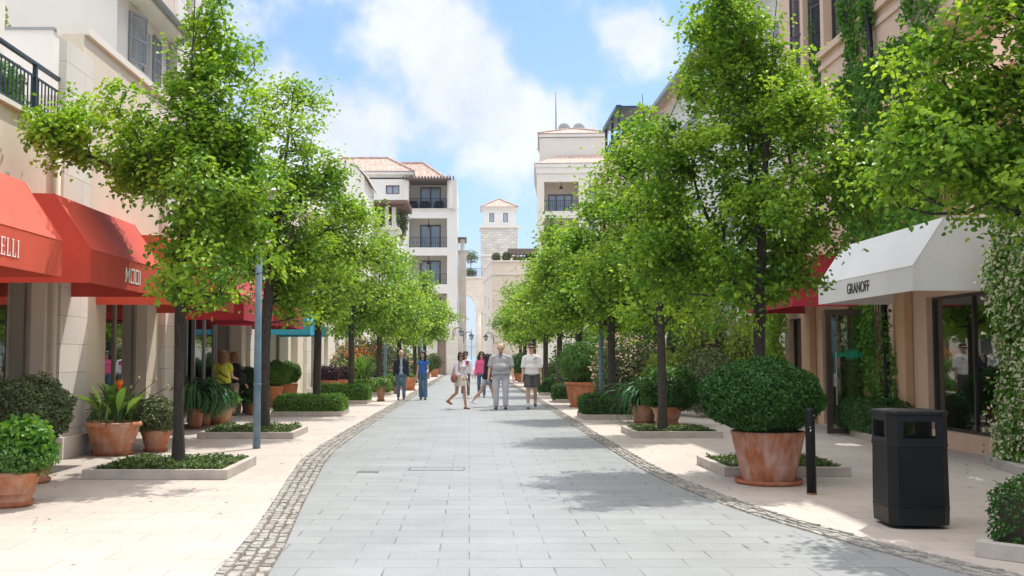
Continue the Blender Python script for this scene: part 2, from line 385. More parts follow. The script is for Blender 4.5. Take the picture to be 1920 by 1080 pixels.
def make_tree(name, loc, lobes, nclus, nleaf, lsize, trunk_r, fork, seed, lmat, label, group, lean=(0, 0), sides=7, density=.095, clump=1.0):
    rs = np.random.RandomState(seed)
    lob = np.array(lobes, float)     # x y z rx ry rz
    vol = lob[:, 3]*lob[:, 4]*lob[:, 5]; pr = vol**.64; pr /= pr.sum()
    # boughs: clumps of twigs spread through the crown, with gaps between them
    nb = max(20, nclus//6); idx = rs.choice(len(lob), nb, p=pr)
    d = unit(rs.normal(size=(nb, 3))); rad = rs.uniform(.0, 1, nb)**.45
    Bc = lob[idx, :3] + d*lob[idx, 3:6]*rad[:, None]
    k = rs.choice(nb, nclus); sp_ = rs.uniform(.08, .24, nb)*clump
    C = Bc[k] + rs.normal(size=(nclus, 3))*sp_[k][:, None]*np.array([1.15, 1.15, .7])
    # top shoots
    ns = max(10, nclus//9); k = rs.choice(nclus, ns); S = C[k] + np.array([0, 0, 1])*rs.uniform(.1, .45, (ns, 1)) + rs.normal(size=(ns, 3))*.08
    top = lob[np.argmax(lob[:, 2] + lob[:, 5])]
    btone = rs.normal(.42, .15, nb); C = np.concatenate([C, S]); C = C[C[:, 2] > fork*.82]
    # trunk nodes
    topz = top[2] + top[5]*.5; nodes_ = []; par = []
    nt_ = 14
    for i in range(nt_):
        t = i/(nt_-1); z = topz*t
        wob = .05*math.sin(3*t + seed)*t*topz/4
        f = max(0, (z - fork)/(topz - fork))
        nodes_.append([lean[0]*z + wob + top[0]*f**1.3*.8, lean[1]*z + .04*math.cos(4*t+seed)*t + top[1]*f**1.3*.8, z]); par.append(i-1)
    nodes_ = [np.array(q) for q in nodes_]; chains = [list(range(nt_))]
    order = np.argsort(np.linalg.norm(C[:, :2], axis=1) + .3*np.abs(C[:, 2]-fork-.5))
    A = np.array(nodes_); tips = []
    for ci in order:
        p = C[ci]; dv = p - A; hd = np.linalg.norm(dv[:, :2], axis=1)
        cost = np.linalg.norm(dv, axis=1) + 1.5*np.maximum(0, A[:, 2] - p[2] + .22*hd)
        cost[A[:, 2] < fork*.93] += 50
        j = int(np.argmin(cost)); q = A[j]; ln = np.linalg.norm(p - q)
        if ln < .05: tips.append(j); continue
        k_ = max(1, int(round(ln/.3))); ctrl = q + (p-q)*.5 + np.array([0, 0, -.06*ln]) + rs.normal(size=3)*.06*ln
        ch = [j]; new = []
        for a in range(1, k_+1):
            t = a/k_; new.append((1-t)**2*q + 2*t*(1-t)*ctrl + t*t*p); par.append(ch[-1]); ch.append(len(A) + a - 1)
        A = np.concatenate([A, np.array(new)]); chains.append(ch); tips.append(ch[-1])
    cnt = np.zeros(len(A))
    for t in tips: cnt[t] += 1
    for i in range(len(A)-1, 0, -1):
        if i >= nt_ or True:
            if par[i] >= 0: cnt[par[i]] += cnt[i]
    tot = max(cnt[0], 1); rr = np.maximum(.006, trunk_r*(cnt/tot)**.48)
    for i in range(nt_):
        z = A[i][2]
        if z < fork: rr[i] = trunk_r*(1.0 + .35*math.exp(-z/.12) - .1*z/fork)
    mb = MB()
    for ch in chains:
        pts = [A[i] for i in ch]; rads = [rr[i] for i in ch]
        if len(ch) > 1 and ch is not chains[0]: rads[0] = min(rads[0], rads[1]*1.25)
        mb.tube(pts, rads, 12 if ch is chains[0] else (sides if rads[0] > .02 else 4), cap=False)
    root = empty(name, loc, label, 'tree', group)
    mb.build('trunk', M_bark, root, smooth=True)
    # leaves around cluster points and along the outer twigs
    ncl = len(C); per = nleaf//ncl; idc = rs.choice(ncl, nleaf)
    sp = density*rs.uniform(.6, 1.5, ncl)
    off = rs.normal(size=(nleaf, 3))*sp[idc][:, None]; off[:, 2] *= .75
    P = C[idc] + off
    ctr = np.array([np.mean(lob[:, 0]), np.mean(lob[:, 1]), np.mean(lob[:, 2])])
    tone = np.clip(rs.normal(.42, .26, ncl), .0, 1)[idc]
    me = leaves_mesh('crown', P, P - ctr*np.array([1, 1, .8]) + off*2, lsize, rs, tone=tone, width=.7, up=.95, rnd=.65)
    link('crown', me, root, mats=[lmat])
    return root
def leaf_obj(name, P, out, size, rs, mat, parent=None, **kw):
    return link(name, leaves_mesh(name, P, out, size, rs, **kw), parent, mats=[mat])
def ball_points(n, rad, rs, inner=.25, bump=.06, z0=-1, freq=5):
    d = unit(rs.normal(size=(n, 3)))
    d = d[d[:, 2] > z0]; n = len(d)
    ph = rs.uniform(0, 6, 6)
    w = (np.sin(d[:, 0]*freq+ph[0])*np.sin(d[:, 1]*freq+ph[1]) + np.sin(d[:, 2]*freq*1.3+ph[2])*np.sin(d[:, 0]*freq*1.7+ph[3]) + .6*np.sin(d[:, 1]*freq*3+ph[4])*np.sin(d[:, 2]*freq*2.6+ph[5]))*bump
    r = (1 + w) * (1 - inner*rs.uniform(0, 1, n)**1.6)
    return d*r[:, None]*np.array(rad), d
def ball_bush(name, c, rad, n, size, mat, parent, seed, inner=.25, bump=.06, z0=-1, core=True, freq=5, **kw):
    rs = np.random.RandomState(seed); P, d = ball_points(n, rad, rs, inner, bump, z0, freq)
    me = leaves_mesh(name, P + np.array(c), d, size, rs, **{**dict(up=.25, outw=.9, rnd=.7, width=.6), **kw})
    o = link(name, me, parent, mats=[mat])
    if core:
        mb = MB(); mb.ell(c, [q*(1-inner*.75) for q in rad], 16, 10); k = mb.build('branches', M_twig, o, smooth=True)
    return o
def box_hedge(name, x, y, z0, lx, ly, h, n, size, mat, label, group, seed, rz=0):
    """clipped hedge with rounded edges"""
    rs = np.random.RandomState(seed)
    root = empty(name, (x, y, z0), label, 'hedge', group, rz)
    A_ = np.array([lx*ly, lx*h, lx*h, ly*h, ly*h]); f = rs.choice(5, n, p=A_/A_.sum()); u = rs.uniform(-.5, .5, n); v = rs.uniform(-.5, .5, n)
    P = np.zeros((n, 3)); D = np.zeros((n, 3))
    for k, (a, b, c, s) in enumerate([(0, 1, 2, 1), (0, 2, 1, 1), (0, 2, 1, -1), (1, 2, 0, 1), (1, 2, 0, -1)]):
        m = f == k; P[m, a] = u[m]; P[m, b] = v[m]; P[m, c] = .5*s; D[m, c] = s
    dim = np.array([lx, ly, h]); e = .03 + rs.normal(0, .018, n) + .02*np.sin(P[:, 0]*lx*9+seed)*np.sin(P[:, 1]*ly*8)
    P = P*dim
    # round the corners
    q = np.abs(P) - (dim/2 - .08); over = np.clip(q, 0, None); ln = np.linalg.norm(over, axis=1)
    m = ln > .08; P[m] -= (np.sign(P)*over*(1 - .08/np.maximum(ln, 1e-6))[:, None])[m]
    P += D*e[:, None]; P[:, 2] += h/2
    me = leaves_mesh('foliage', P, D + np.array([0, 0, .2]), size, rs, up=.3, outw=.8, rnd=.7, width=.6)
    link('foliage', me, root, mats=[mat])
    mb = MB(); mb.box(-lx/2+.05, lx/2-.05, -ly/2+.05, ly/2-.05, 0, h-.05); mb.build('branches', M_twig, root)
    return root
def cover(name, x, y, z, lx, ly, n, size, h, mat, label, seed, rz=0):
    rs = np.random.RandomState(seed)
    P = np.stack([rs.uniform(-lx/2, lx/2, n), rs.uniform(-ly/2, ly/2, n), np.zeros(n)], 1)
    hh = h*(.45 + .55*np.abs(np.sin(P[:, 0]*7+seed)*np.cos(P[:, 1]*6+seed*2)))
    P[:, 2] = hh*rs.uniform(0, 1, n)**.6
    o = leaf_obj(name, P, np.tile([0, 0, 1.], (n, 1)), size, rs, mat, up=.9, rnd=.6, width=.6)
    o.location = (x, y, z); o.rotation_euler = (0, 0, rz)
    return tag(o, label, 'ground cover', None, 'stuff')
def blades_mesh(name, n, rs, length, width, elev, droop, spread=.05, seg=6, wprof=None, c=(0, 0, 0), jitter=.25, zc=0):
    """strap leaves arching out of a clump"""
    az = rs.uniform(0, 2*np.pi, n); el = R(1)*np.clip(rs.normal(elev[0], elev[1], n), 5, 88)
    Ls = length*rs.uniform(1-jitter, 1+jitter, n); Vv = []; Fv = []; att = []
    t = np.linspace(0, 1, seg+1); wp = np.interp(t, [0, .2, .6, 1], [.5, .9, 1, .06]) if wprof is None else np.interp(t, wprof[0], wprof[1])
    for i in range(n):
        h = np.array([math.cos(az[i]), math.sin(az[i]), 0]); b = np.array([rs.normal(0, spread), rs.normal(0, spread), 0]) + np.array(c)
        p = b.copy(); a = el[i]; pts = [p.copy()]; dirs = []
        dr = droop*rs.uniform(.6, 1.4)
        for s in range(seg):
            dv = h*math.cos(a) + np.array([0, 0, math.sin(a)]); dirs.append(dv); p = p + dv*Ls[i]/seg; pts.append(p.copy()); a -= dr/seg*(1 + s*.35)
        side = np.array([-h[1], h[0], 0]); side = side*math.cos(rs.normal(0, .3)) + np.array([0, 0, 1])*math.sin(rs.normal(0, .25))
        o = len(Vv)
        for s in range(seg+1):
            dv = dirs[min(s, seg-1)]; nn = np.cross(dv, side); w = width*wp[s]*.5
            Vv += [pts[s] - side*w + nn*w*.35, pts[s] + side*w + nn*w*.35]
        for s in range(seg): Fv.append([o+2*s, o+2*s+1, o+2*s+3, o+2*s+2]); 
        att += [float(np.clip(rs.normal(.45, .28), 0, 1))]*seg
    return np_mesh(name, np.array(Vv), np.array(Fv), np.array(att), smooth=True)

# ------------------------------------------------------------------ pots
def pot_parts(root, rr, h, kind, mat, saucer=True):
    """rr rim radius"""
    if kind == 'rim':      # flared bowl, rolled rim, belt band, foot
        b = rr*.66
        prof = [(0, .03), (b*.98, .03), (b*1.02, .05), (b*1.0, h*.14), (b*1.06, h*.30), (b*1.13, h*.36), (b*1.20, h*.385), (b*1.20, h*.42), (b*1.15, h*.44), (rr*.86, h*.66), (rr*.91, h*.83), (rr*.93, h*.86),
                (rr*.985, h*.875), (rr*1.0, h*.92), (rr*.99, h*.97), (rr*.95, h), (rr*.88, h*.99), (rr*.84, h*.95), (rr*.80, h*.86), (0, h*.85)]
    elif kind == 'taper':  # plain tapered tub
        b = rr*.70
        prof = [(0, .03), (b, .03), (b*1.02, .05), (rr*.985, h*.93), (rr, h*.95), (rr*1.0, h*.99), (rr*.97, h), (rr*.92, h*.99), (rr*.88, h*.90), (0, h*.89)]
    elif kind == 'tall':
        b = rr*.68
        prof = [(0, .02), (b, .02), (b*1.02, .05), (rr*.82, h*.5), (rr*.93, h*.86), (rr*.95, h*.88), (rr*1.02, h*.9), (rr*1.03, h*.97), (rr*.98, h), (rr*.86, h*.98), (rr*.82, h*.9), (0, h*.89)]
    else:                  # wide bowl with a lip on top
        b = rr*.60
        prof = [(0, .02), (b, .02), (b*1.03, .04), (b*1.06, h*.2), (b*1.13, h*.24), (b*1.16, h*.30), (rr*.78, h*.36), (rr*.9, h*.86), (rr*.9, h*.87), (rr*1.0, h*.89), (rr*1.01, h*.96), (rr*.97, h), (rr*.88, h*.99), (rr*.84, h*.93), (0, h*.88)]
    MB().lathe(prof, 40).build('pot', mat, root, smooth=True)
    if saucer:
        s = rr*.93 if kind == 'taper' else b*1.15
        MB().lathe([(0, .002), (s*.92, .002), (s*.97, .012), (s, .05), (s*.975, .055), (s*.95, .045), (s*.9, .026), (0, .026)], 40).build('saucer', M_sauc, root, smooth=True)
    MB().lathe([(0, h*.90), (rr*.5, h*.905), (rr*.86, h*.90)], 24).build('soil', M_soil, root, smooth=True)
def pot(px, py, rr, h, kind, label, name='potted_plant', group=None, mat=None, X=None, saucer=True, cat='potted plant'):
    g = gnd(px, py) if X is None else Vector((X[0], X[1], 0))
    r = empty(name, (g.x, g.y, .0), label, cat, group); r.rotation_euler.z = (px*7.3) % 6
    pot_parts(r, rr, h, kind, mat or M_pot, saucer); return r
def clump(root, z, n, length, width, elev, droop, mat, seed, spread=.05, name='foliage', **kw):
    return link(name, blades_mesh(name, n, np.random.RandomState(seed), length, width, elev, droop, spread, c=(0, 0, z), **kw), root, mats=[mat])
def shrub(root, c, rad, n, size, mat, seed, name='foliage', z0=-1, fuzzy=.35, **kw):
    return ball_bush(name, c, rad, n, size, mat, root, seed, inner=fuzzy, bump=.09, z0=z0, **kw)

# ================================================================== THE SETTING
rng = random.Random(5)
mb = MB(); mb.quad((-400,-60,-.08),(400,-60,-.08),(400,150,-.08),(-400,150,-.08)); struct(mb.build('ground', M_ground))
mb = MB(); mb.quad((-24,-12,0),(24,-12,0),(24,112,0),(-24,112,0)); struct(mb.build('pavement', M_cream))
mb = MB(); mb.quad((-6000,150,-1.2),(6000,150,-1.2),(6000,9000,-1.2),(-6000,9000,-1.2))
m, nt, N, L, B = nodes('sea_water'); B.inputs['Base Color'].default_value = (.10,.26,.36,1); B.inputs['Roughness'].default_value = .22
bumpn(N, L, B, noise(N, L, N.new('ShaderNodeNewGeometry').outputs['Position'], .5, 6), .5, .3)
struct(mb.build('sea', m))
# hills across the bay
hv = []; hf = []; n = 160
for i in range(n+1):
    x = -4500 + 9000*i/n
    h = 150 + 70*math.sin(i*.11+1) + 45*math.sin(i*.31) + 18*math.sin(i*.83+2) + rng.uniform(-6, 6)
    hv += [(x, 4700, -2), (x, 5000 + 200*math.sin(i*.2), h*.55 + rng.uniform(-5, 5)), (x, 5600, h), (x, 6400, -2)]
    if i < n:
        b = i*4
        for k in range(3): hf.append((b+k, b+4+k, b+5+k, b+1+k))
me = bpy.data.meshes.new('hills'); me.from_pydata(hv, [], hf); M_hill = plain('hill_scrub', (.13,.16,.10), .95, .3, .004)
struct(link('hills', me, mats=[M_hill]))

def interp(pts, y):
    ys = [p[0] for p in pts]; xs = [p[1] for p in pts]
    return float(np.interp(y, ys, xs))
LI = [(-12,-.4),(3,-.95),(5,-1.15),(7.3,-1.37),(8.5,-1.45),(10.7,-1.66),(13.1,-1.86),(15,-2.02),(17.2,-2.13),(21.3,-2.16),(27.5,-2.12),(42,-2.02),(70,-1.9),(110,-1.8)]
LO = [(-12,-.7),(3,-1.3),(5,-1.5),(7.3,-1.74),(9.3,-1.86),(11.3,-2.04),(13.1,-2.22),(15.6,-2.44),(17.6,-2.5),(20.1,-2.52),(26.3,-2.48),(38.5,-2.4),(70,-2.25),(110,-2.1)]
RI = [(-12,30),(3,7.2),(5,4.8),(6.5,3.85),(7.4,3.42),(8.5,3.08),(9.26,2.88),(10.3,2.65),(11.5,2.48),(13,2.34),(14.6,2.27),(20,2.24),(31,2.25),(45,2.2),(70,2.1),(110,2.0)]
RO = [(-12,33),(3,7.9),(5,5.3),(6.5,4.25),(7.35,3.8),(8.1,3.5),(8.8,3.3),(9.74,3.04),(10.3,2.94),(11.5,2.77),(13,2.62),(14.6,2.54),(20,2.5),(31,2.52),(45,2.46),(70,2.35),(110,2.25)]
Ys = [-12, -8, -4, 0, 3] + [4 + .5*i for i in range(60)] + [36, 40, 45, 50, 60, 70, 80, 90, 100, 110]
def strip(name, A, B_, z, m):
    mb = MB()
    for a, b in zip(Ys[:-1], Ys[1:]): mb.quad((interp(A, a), a, z), (interp(B_, a), a, z), (interp(B_, b), b, z), (interp(A, b), b, z))
    return struct(mb.build(name, m))
strip('street_paving', LI, RI, .004, M_slab)
for (nm, A, B_) in (('cobble_strip', LO, LI), ('cobble_strip', RI, RO)):
    strip(nm + '_bed', A, B_, .006, M_mortar)
    mb = MB(); y = 3.0 if A is LO else 5.0
    rows = 4
    for rr_ in range(rows):
        yy = y + rng.uniform(0, .1)
        while yy < 85:
            ln = rng.uniform(.08, .21); g = .011
            def P_(t, s, yv, ga): 
                xa, xb = interp(A, yv), interp(B_, yv); w = (xb-xa)/rows
                return (xa + w*(rr_ + s) + (ga if s == 0 else -ga), yv)
            j = [rng.uniform(-.014, .014) for _ in range(8)]; zt = .018 + rng.uniform(-.004, .005)
            c = [P_(0, 0, yy+g, g), P_(0, 1, yy+g, g), P_(0, 1, yy+ln-g, g), P_(0, 0, yy+ln-g, g)]
            c = [(q[0]+j[2*i], q[1]+j[2*i+1]) for i, q in enumerate(c)]
            cx = sum(q[0] for q in c)/4; cy = sum(q[1] for q in c)/4
            top = [(cx+(q[0]-cx)*.86, cy+(q[1]-cy)*.88, zt+rng.uniform(-.003, .003)) for q in c]
            bot = [(q[0], q[1], .005) for q in c]
            mb.add(bot+top, [(4,5,6,7),(0,1,5,4),(1,2,6,5),(2,3,7,6),(3,0,4,7)])
            yy += ln
    struct(mb.build(nm, M_cobble))
# drain grate and steel-framed cover in the street
g = gnd(690, 885)
r = empty('drain_grate', (g.x, g.y, .0055), 'small dark slotted drain grate set in the grey paving', 'drain')
mb = MB(); mb.box(-.145,.145,-.1,.1,0,.002); mb.build('pan', M_dark, r)
mb = MB()
for i in range(12): mb.box(-.14+i*.0245, -.125+i*.0245, -.09, .09, .002, .006)
mb.build('bars', plain('grate_steel', (.25,.25,.25), .5), r)
g = gnd(819, 880)
r = empty('access_cover', (g.x, g.y, .0055), 'flush rectangular access cover outlined by a dark frame in the grey paving', 'manhole cover')
mb = MB(); w, h = .37, .17
for a in ((-w, w, -h, -h+.012), (-w, w, h-.012, h), (-w, -w+.012, -h+.012, h-.012), (w-.012, w, -h+.012, h-.012)): mb.box(*a, 0, .003)
mb.build('cover_frame', M_dark, r)
mb = MB(); mb.box(-w+.02, w-.02, -h+.02, h-.02, 0, .002); mb.build('cover_plate', M_slab, r)

# ------------------------------------------------------------------ building helpers
def wallx(mb, X, th, y0, y1, z0, z1, holes=()):
    """wall standing at x=X running along Y, thickness th (signed)"""
    ys = sorted({y0, y1} | {v for h in holes for v in h[:2] if y0 < v < y1}); zs = sorted({z0, z1} | {v for h in holes for v in h[2:] if z0 < v < z1})
    for a, b in zip(ys[:-1], ys[1:]):
        for c, d in zip(zs[:-1], zs[1:]):
            if any(h[0] <= (a+b)/2 <= h[1] and h[2] <= (c+d)/2 <= h[3] for h in holes): continue
            mb.box(X, X+th, a, b, c, d)
def wally(mb, Y, th, x0, x1, z0, z1, holes=()):
    xs = sorted({x0, x1} | {v for h in holes for v in h[:2] if x0 < v < x1}); zs = sorted({z0, z1} | {v for h in holes for v in h[2:] if z0 < v < z1})
    for a, b in zip(xs[:-1], xs[1:]):
        for c, d in zip(zs[:-1], zs[1:]):
            if any(h[0] <= (a+b)/2 <= h[1] and h[2] <= (c+d)/2 <= h[3] for h in holes): continue
            mb.box(a, b, Y, Y+th, c, d)
FACE = {'y': 0, '+x': math.pi/2, '-x': -math.pi/2}
def window(par, org, face, w, h, mull=1, frame=M_brownf, pane=M_pane, fw=.07, depth=.08, trans=0, sill=None, name='window', curtain=False):
    """org: lower-left corner (seen from outside) in world space; local x along the wall, local -y outward"""
    o_ = Vector(org)
    mb = MB(); mb.box(0, w, 0, depth, 0, fw); mb.box(0, w, 0, depth, h-fw, h); mb.box(0, fw, 0, depth, fw, h-fw); mb.box(w-fw, w, 0, depth, fw, h-fw)
    for i in range(1, mull+1):
        c = w*i/(mull+1); mb.box(c-fw*.55, c+fw*.55, .004, depth-.004, fw, h-fw)
    if trans: mb.box(fw, w-fw, .006, depth-.006, h*trans-fw*.4, h*trans+fw*.4)
    o = mb.build(name, frame, par); o.location = o_; o.rotation_euler = (0, 0, FACE[face])
    o.matrix_parent_inverse = wm(par).inverted()
    mb = MB(); mb.box(fw*.5, w-fw*.5, depth*.45, depth*.55, fw*.5, h-fw*.5); mb.build('pane', pane, o)
    if sill:
        mb = MB(); mb.box(-.08, w+.08, -.1, .02, -.07, -.005); mb.build('sill', sill, o)
    if curtain:
        mb = MB(); mb.box(fw, w*.3, depth+.05, depth+.07, fw, h-fw); mb.box(w*.7, w-fw, depth+.05, depth+.07, fw, h-fw); mb.build('curtain', M_drape, o)
    return o
def shutter(par, org, face, w, h, mat, ang=0):
    mb = MB(); mb.box(0, .05, -.04, 0, 0, h); mb.box(w-.05, w, -.04, 0, 0, h); mb.box(.05, w-.05, -.04, 0, 0, .06); mb.box(.05, w-.05, -.04, 0, h-.06, h); mb.box(.05, w-.05, -.04, 0, h*.5-.03, h*.5+.03)
    k = int(h/.055)
    for i in range(k):
        z = .07 + i*(h-.14)/k; mb.box(.05, w-.05, -.03 , -.008, z, z+.026)
    o = mb.build('shutter', mat, par); o.location = org; o.rotation_euler = (0, 0, FACE[face] + ang)
    o.matrix_parent_inverse = wm(par).inverted(); return o
def railing(par, p0, p1, h, step=.11, mat=M_iron, name='railing', bar=.009, mid=0, deco=False):
    p0 = Vector(p0); p1 = Vector(p1); d = p1-p0; ln = d.length; u = d.normalized(); mb = MB(); up = Vector((0, 0, 1))
    for z in (h, .08) + ((mid,) if mid else ()): mb.tube([p0+up*z, p1+up*z], .024 if z == h else .014, 6)
    n = max(2, int(ln/step))
    for i in range(n+1):
        q = p0 + u*(ln*i/n); big = i in (0, n); mb.tube([q + up*(.0 if big else .08), q+up*(h if big or not mid else mid)], .028 if big else bar, 6 if big else 4)
        if deco and i % 2 == 0 and not big: mb.tube([q+up*(.3), q+u*.05+up*.45, q+up*.6, q-u*.05+up*.45, q+up*.3], bar*.8, 4)
    return mb.build(name, mat, par, world=True)
def tile_face(mb, a, b, c, d, pitch=.24, amp=.05):
    """corrugated tile slope: eave a->b, top d->c (d above a)"""
    a, b, c, d = map(Vector, (a, b, c, d)); u = (b-a); W_ = u.length; u.normalize()
    vdir = (d-a) - u*(d-a).dot(u); H = vdir.length; vdir.normalize(); nrm = u.cross(vdir)
    if nrm.z < 0: nrm = -nrm
    ud = (d-a).dot(u); uc = W_ - (c-a).dot(u)
    n = max(2, int(W_/pitch))*4; vs = []
    for i in range(n+1):
        s = W_*i/n; lim = 1.0
        if ud > 1e-4: lim = min(lim, s/ud)
        if uc > 1e-4: lim = min(lim, (W_-s)/uc)
        off = nrm*(amp*(math.sin(math.pi*2*i/4)*.5+.5)); vs += [a+u*s+off, a+u*s+vdir*H*lim+off]
    mb.add(vs, [(2*i, 2*i+2, 2*i+3, 2*i+1) for i in range(n)])
def hip_roof(par, x0, x1, y0, y1, z, h, inset=None, over=.5, eave=M_white):
    x0 -= over; x1 += over; y0 -= over; y1 += over
    i = inset or min(x1-x0, y1-y0)/2*.98
    A, B_, C, D = (x0,y0,z), (x1,y0,z), (x1,y1,z), (x0,y1,z)
    a, b, c, d = (x0+i,y0+i,z+h), (x1-i,y0+i,z+h), (x1-i,y1-i,z+h), (x0+i,y1-i,z+h)
    mb = MB(); tile_face(mb, A, B_, b, a); tile_face(mb, B_, C, c, b); tile_face(mb, C, D, d, c); tile_face(mb, D, A, a, d)
    mb.quad(a, b, c, d)
    for p, q in ((A, a), (B_, b), (C, c), (D, d), (a, b), (b, c), (c, d), (d, a)):
        mb.tube([Vector(p)+Vector((0,0,.06)), Vector(q)+Vector((0,0,.06))], .1, 6)
    r = mb.build('roof', M_tile, par, world=True)
    mb = MB(); mb.box(x0+.06, x1-.06, y0+.06, y1-.06, z-.28, z-.01); mb.box(x0+.3, x1-.3, y0+.3, y1-.3, z-.5, z-.285); mb.build('cornice', eave, r, world=True)
    mb = MB()
    for k in range(5): mb.ell((x0+(x1-x0)*(.2+.15*k), y0+i*.6, z+h*.6+.08), (.12, .12, .1), 8, 4)
    return r
def pergola(par, x0, x1, y0, y1, z, mat, n=10, name='pergola', along='x'):
    mb = MB(); mb.box(x0, x1, y0+.15, y0+.3, z-.3, z-.12); mb.box(x0, x1, y1-.3, y1-.15, z-.3, z-.12)
    for i in range(n):
        c = x0 + (x1-x0)*(i+.5)/n
        mb.box(c-.05, c+.05, y0-.2, y1+.1, z-.118, z+.06)
    return mb.build(name, mat, par, world=True)

# ------------------------------------------------------------------ LEFT: shop building with terrace
XL = -6.1
bl = empty('shop_building', (XL, 24, 0), 'beige shop building along the left pavement with stone pilasters under red awnings', 'building')
holesL = [(11.4,15.32,.25,2.75), (17.9,20.2,.25,2.9), (22.6,28.6,.0,2.85), (33.6,36.0,0,2.6), (36.5,38.0,0,2.6), (40.9,43.2,0,2.6), (7.5,10.2,.25,2.75)]
mb = MB(); wallx(mb, XL, -.35, 4, 16.6, 0, 4.8, holesL); wallx(mb, XL, -.35, 16.6, 44.5, 0, 6.6, holesL + [(24.2,25.7,4.2,5.9),(30,31.4,4.2,5.9),(36,37.4,4.2,5.9)])
mb.box(-14, XL-.352, 4, 4.3, 0, 4.8); mb.box(-14, XL-.352, 44.2, 44.5, 0, 6.6)
mb.build('wall', M_beige, bl, world=True)
for a, b in ((15.6,16.7), (21.0,21.9), (29.2,30.2), (39.4,40.4)):
    mb = MB(); mb.box(XL+.002, XL+.12, a, b, .32, 6.2); sp = mb.build('stone_pilaster', M_stone, bl, world=True)
    mb = MB(); mb.box(XL+.003, XL+.2, a-.02, b+.05, 0, .318); mb.build('plinth', M_stone, sp, world=True)
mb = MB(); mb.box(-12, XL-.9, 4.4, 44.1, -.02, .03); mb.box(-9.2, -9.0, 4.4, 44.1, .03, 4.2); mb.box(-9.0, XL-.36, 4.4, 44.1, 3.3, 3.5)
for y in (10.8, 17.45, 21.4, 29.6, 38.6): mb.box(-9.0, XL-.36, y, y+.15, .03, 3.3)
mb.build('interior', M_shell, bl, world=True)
mb = MB(); mb.box(XL-.5, XL+.07, 4, 16.55, 4.805, 4.87); mb.build('coping', M_white, bl, world=True)
mb = MB(); mb.box(-12, XL-.5, 4.3, 21, 4.55, 4.75); mb.build('terrace_floor', M_white2, bl, world=True)
mb = MB(); mb.box(XL-.45, XL+.06, 16.65, 44.5, 6.6, 6.72); mb.build('cornice', M_white, bl, world=True)
for (a, b, z0, z1) in holesL[:2] + holesL[6:]:
    window(bl, (XL-.2, a, z0), '+x', b-a, z1-z0, 1, M_shopfr, M_glassl, fw=.06, name='shop_window')
for (a, b, z0, z1, mu) in ((22.6,24.3,.02,2.85,0), (24.9,26.9,.02,2.85,1), (27.0,28.6,.02,2.85,0), (33.6,36.0,0,2.6,1), (36.5,38.0,0,2.6,0), (40.9,43.2,0,2.6,1)):
    window(bl, (XL-.3, a, z0), '+x', b-a, z1-z0, mu, M_greyfr if a < 30 else M_brownf, M_glass, fw=.09, name='shop_window')
for a in (24.2, 30, 36): window(bl, (XL-.2, a, 4.2), '+x', 1.45, 1.7, 1, M_brownf, M_paned)
mb = MB(); mb.tube([(XL+.08, 15.46, 0), (XL+.08, 15.46, 4.75)], .045, 10); mb.build('drainpipe', M_beige, bl, world=True, smooth=True)
# base plinth
for a, b in ((16.76,17.85), (20.25,20.94), (30.26,33.5)): mb = MB(); mb.box(XL+.002, XL+.05, a, b, 0, .35); mb.build('plinth', M_stone, bl, world=True)
# terrace railing
mb = MB(); 
p0, p1 = Vector((XL, 9.0, 4.87)), Vector((XL, 16.45, 4.87))
nb = 62
for i in range(nb+1):
    q = p0.lerp(p1, i/nb); big = i % 14 == 6 or i == nb
    if big: mb.box(q.x-.028, q.x+.028, q.y-.028, q.y+.028, 4.87, 5.58)
    else: mb.box(q.x-.007, q.x+.007, q.y-.011, q.y+.011, 4.93, 5.42)
mb.box(XL-.012, XL+.012, 9, 16.42, 5.40, 5.43); mb.box(XL-.012, XL+.012, 9, 16.42, 4.91, 4.935)
mb.box(XL-.035, XL+.035, 9, 16.48, 5.58, 5.62)
tr = empty('terrace_railing', (XL, 12, 4.87), 'dark blue iron railing along the terrace edge above the lettered red awnings', 'railing'); mb.build('bars', M_iron, tr, world=True)

# ------------------------------------------------------------------ LEFT: upper white house set back
bu = empty('white_house', (-7.5, 26, 4.8), 'white rendered house with a grey-shuttered window rising behind the left terrace', 'building')
mb = MB(); XH = -7.5
wallx(mb, XH, -.35, 22.3, 26.2, 4.8, 9.5, [(23.75, 24.75, 8.02, 9.05)])
wally(mb, 22.301, .35, -13.5, XH-.351, 4.8, 12.0); mb.box(-13.5, -13.2, 22.66, 26.2, 4.8, 9.5)
mb.build('wall', M_white, bu, world=True)
window(bu, (XH-.15, 23.75, 8.02), '+x', 1.0, 1.03, 1, M_greyfr, M_pane, fw=.06, sill=M_white)
shutter(bu, (XH+.02, 23.05, 7.98), '+x', .66, 1.12, M_greyfr, -R(16)); shutter(bu, (XH+.02, 24.82, 7.98), '+x', .6, 1.12, M_greyfr, 0)
mb = MB()   # sloping eave and gutter
mb.poly_prism([(-6.98, 22.0, 9.42), (-6.98, 22.0, 9.55), (-13.8, 22.0, 12.9), (-13.8, 22.0, 12.75)], (0, 4.3, 0)); mb.build('roof', M_tile, bu, world=True)
mb = MB(); mb.box(-7.49, -7.02, 22.0, 26.2, 9.32, 9.415); mb.build('soffit', M_white, bu, world=True)
mb = MB(); mb.tube([(-6.93, 21.9, 9.42), (-6.93, 26.2, 9.42)], .075, 10); mb.tube([(-6.93, 25.9, 9.4), (-7.1, 25.9, 9.25), (-7.43, 25.9, 9.0), (-7.43, 25.9, 5.2)], .045, 8); mb.build('gutter', M_greyfr, bu, world=True, smooth=True)
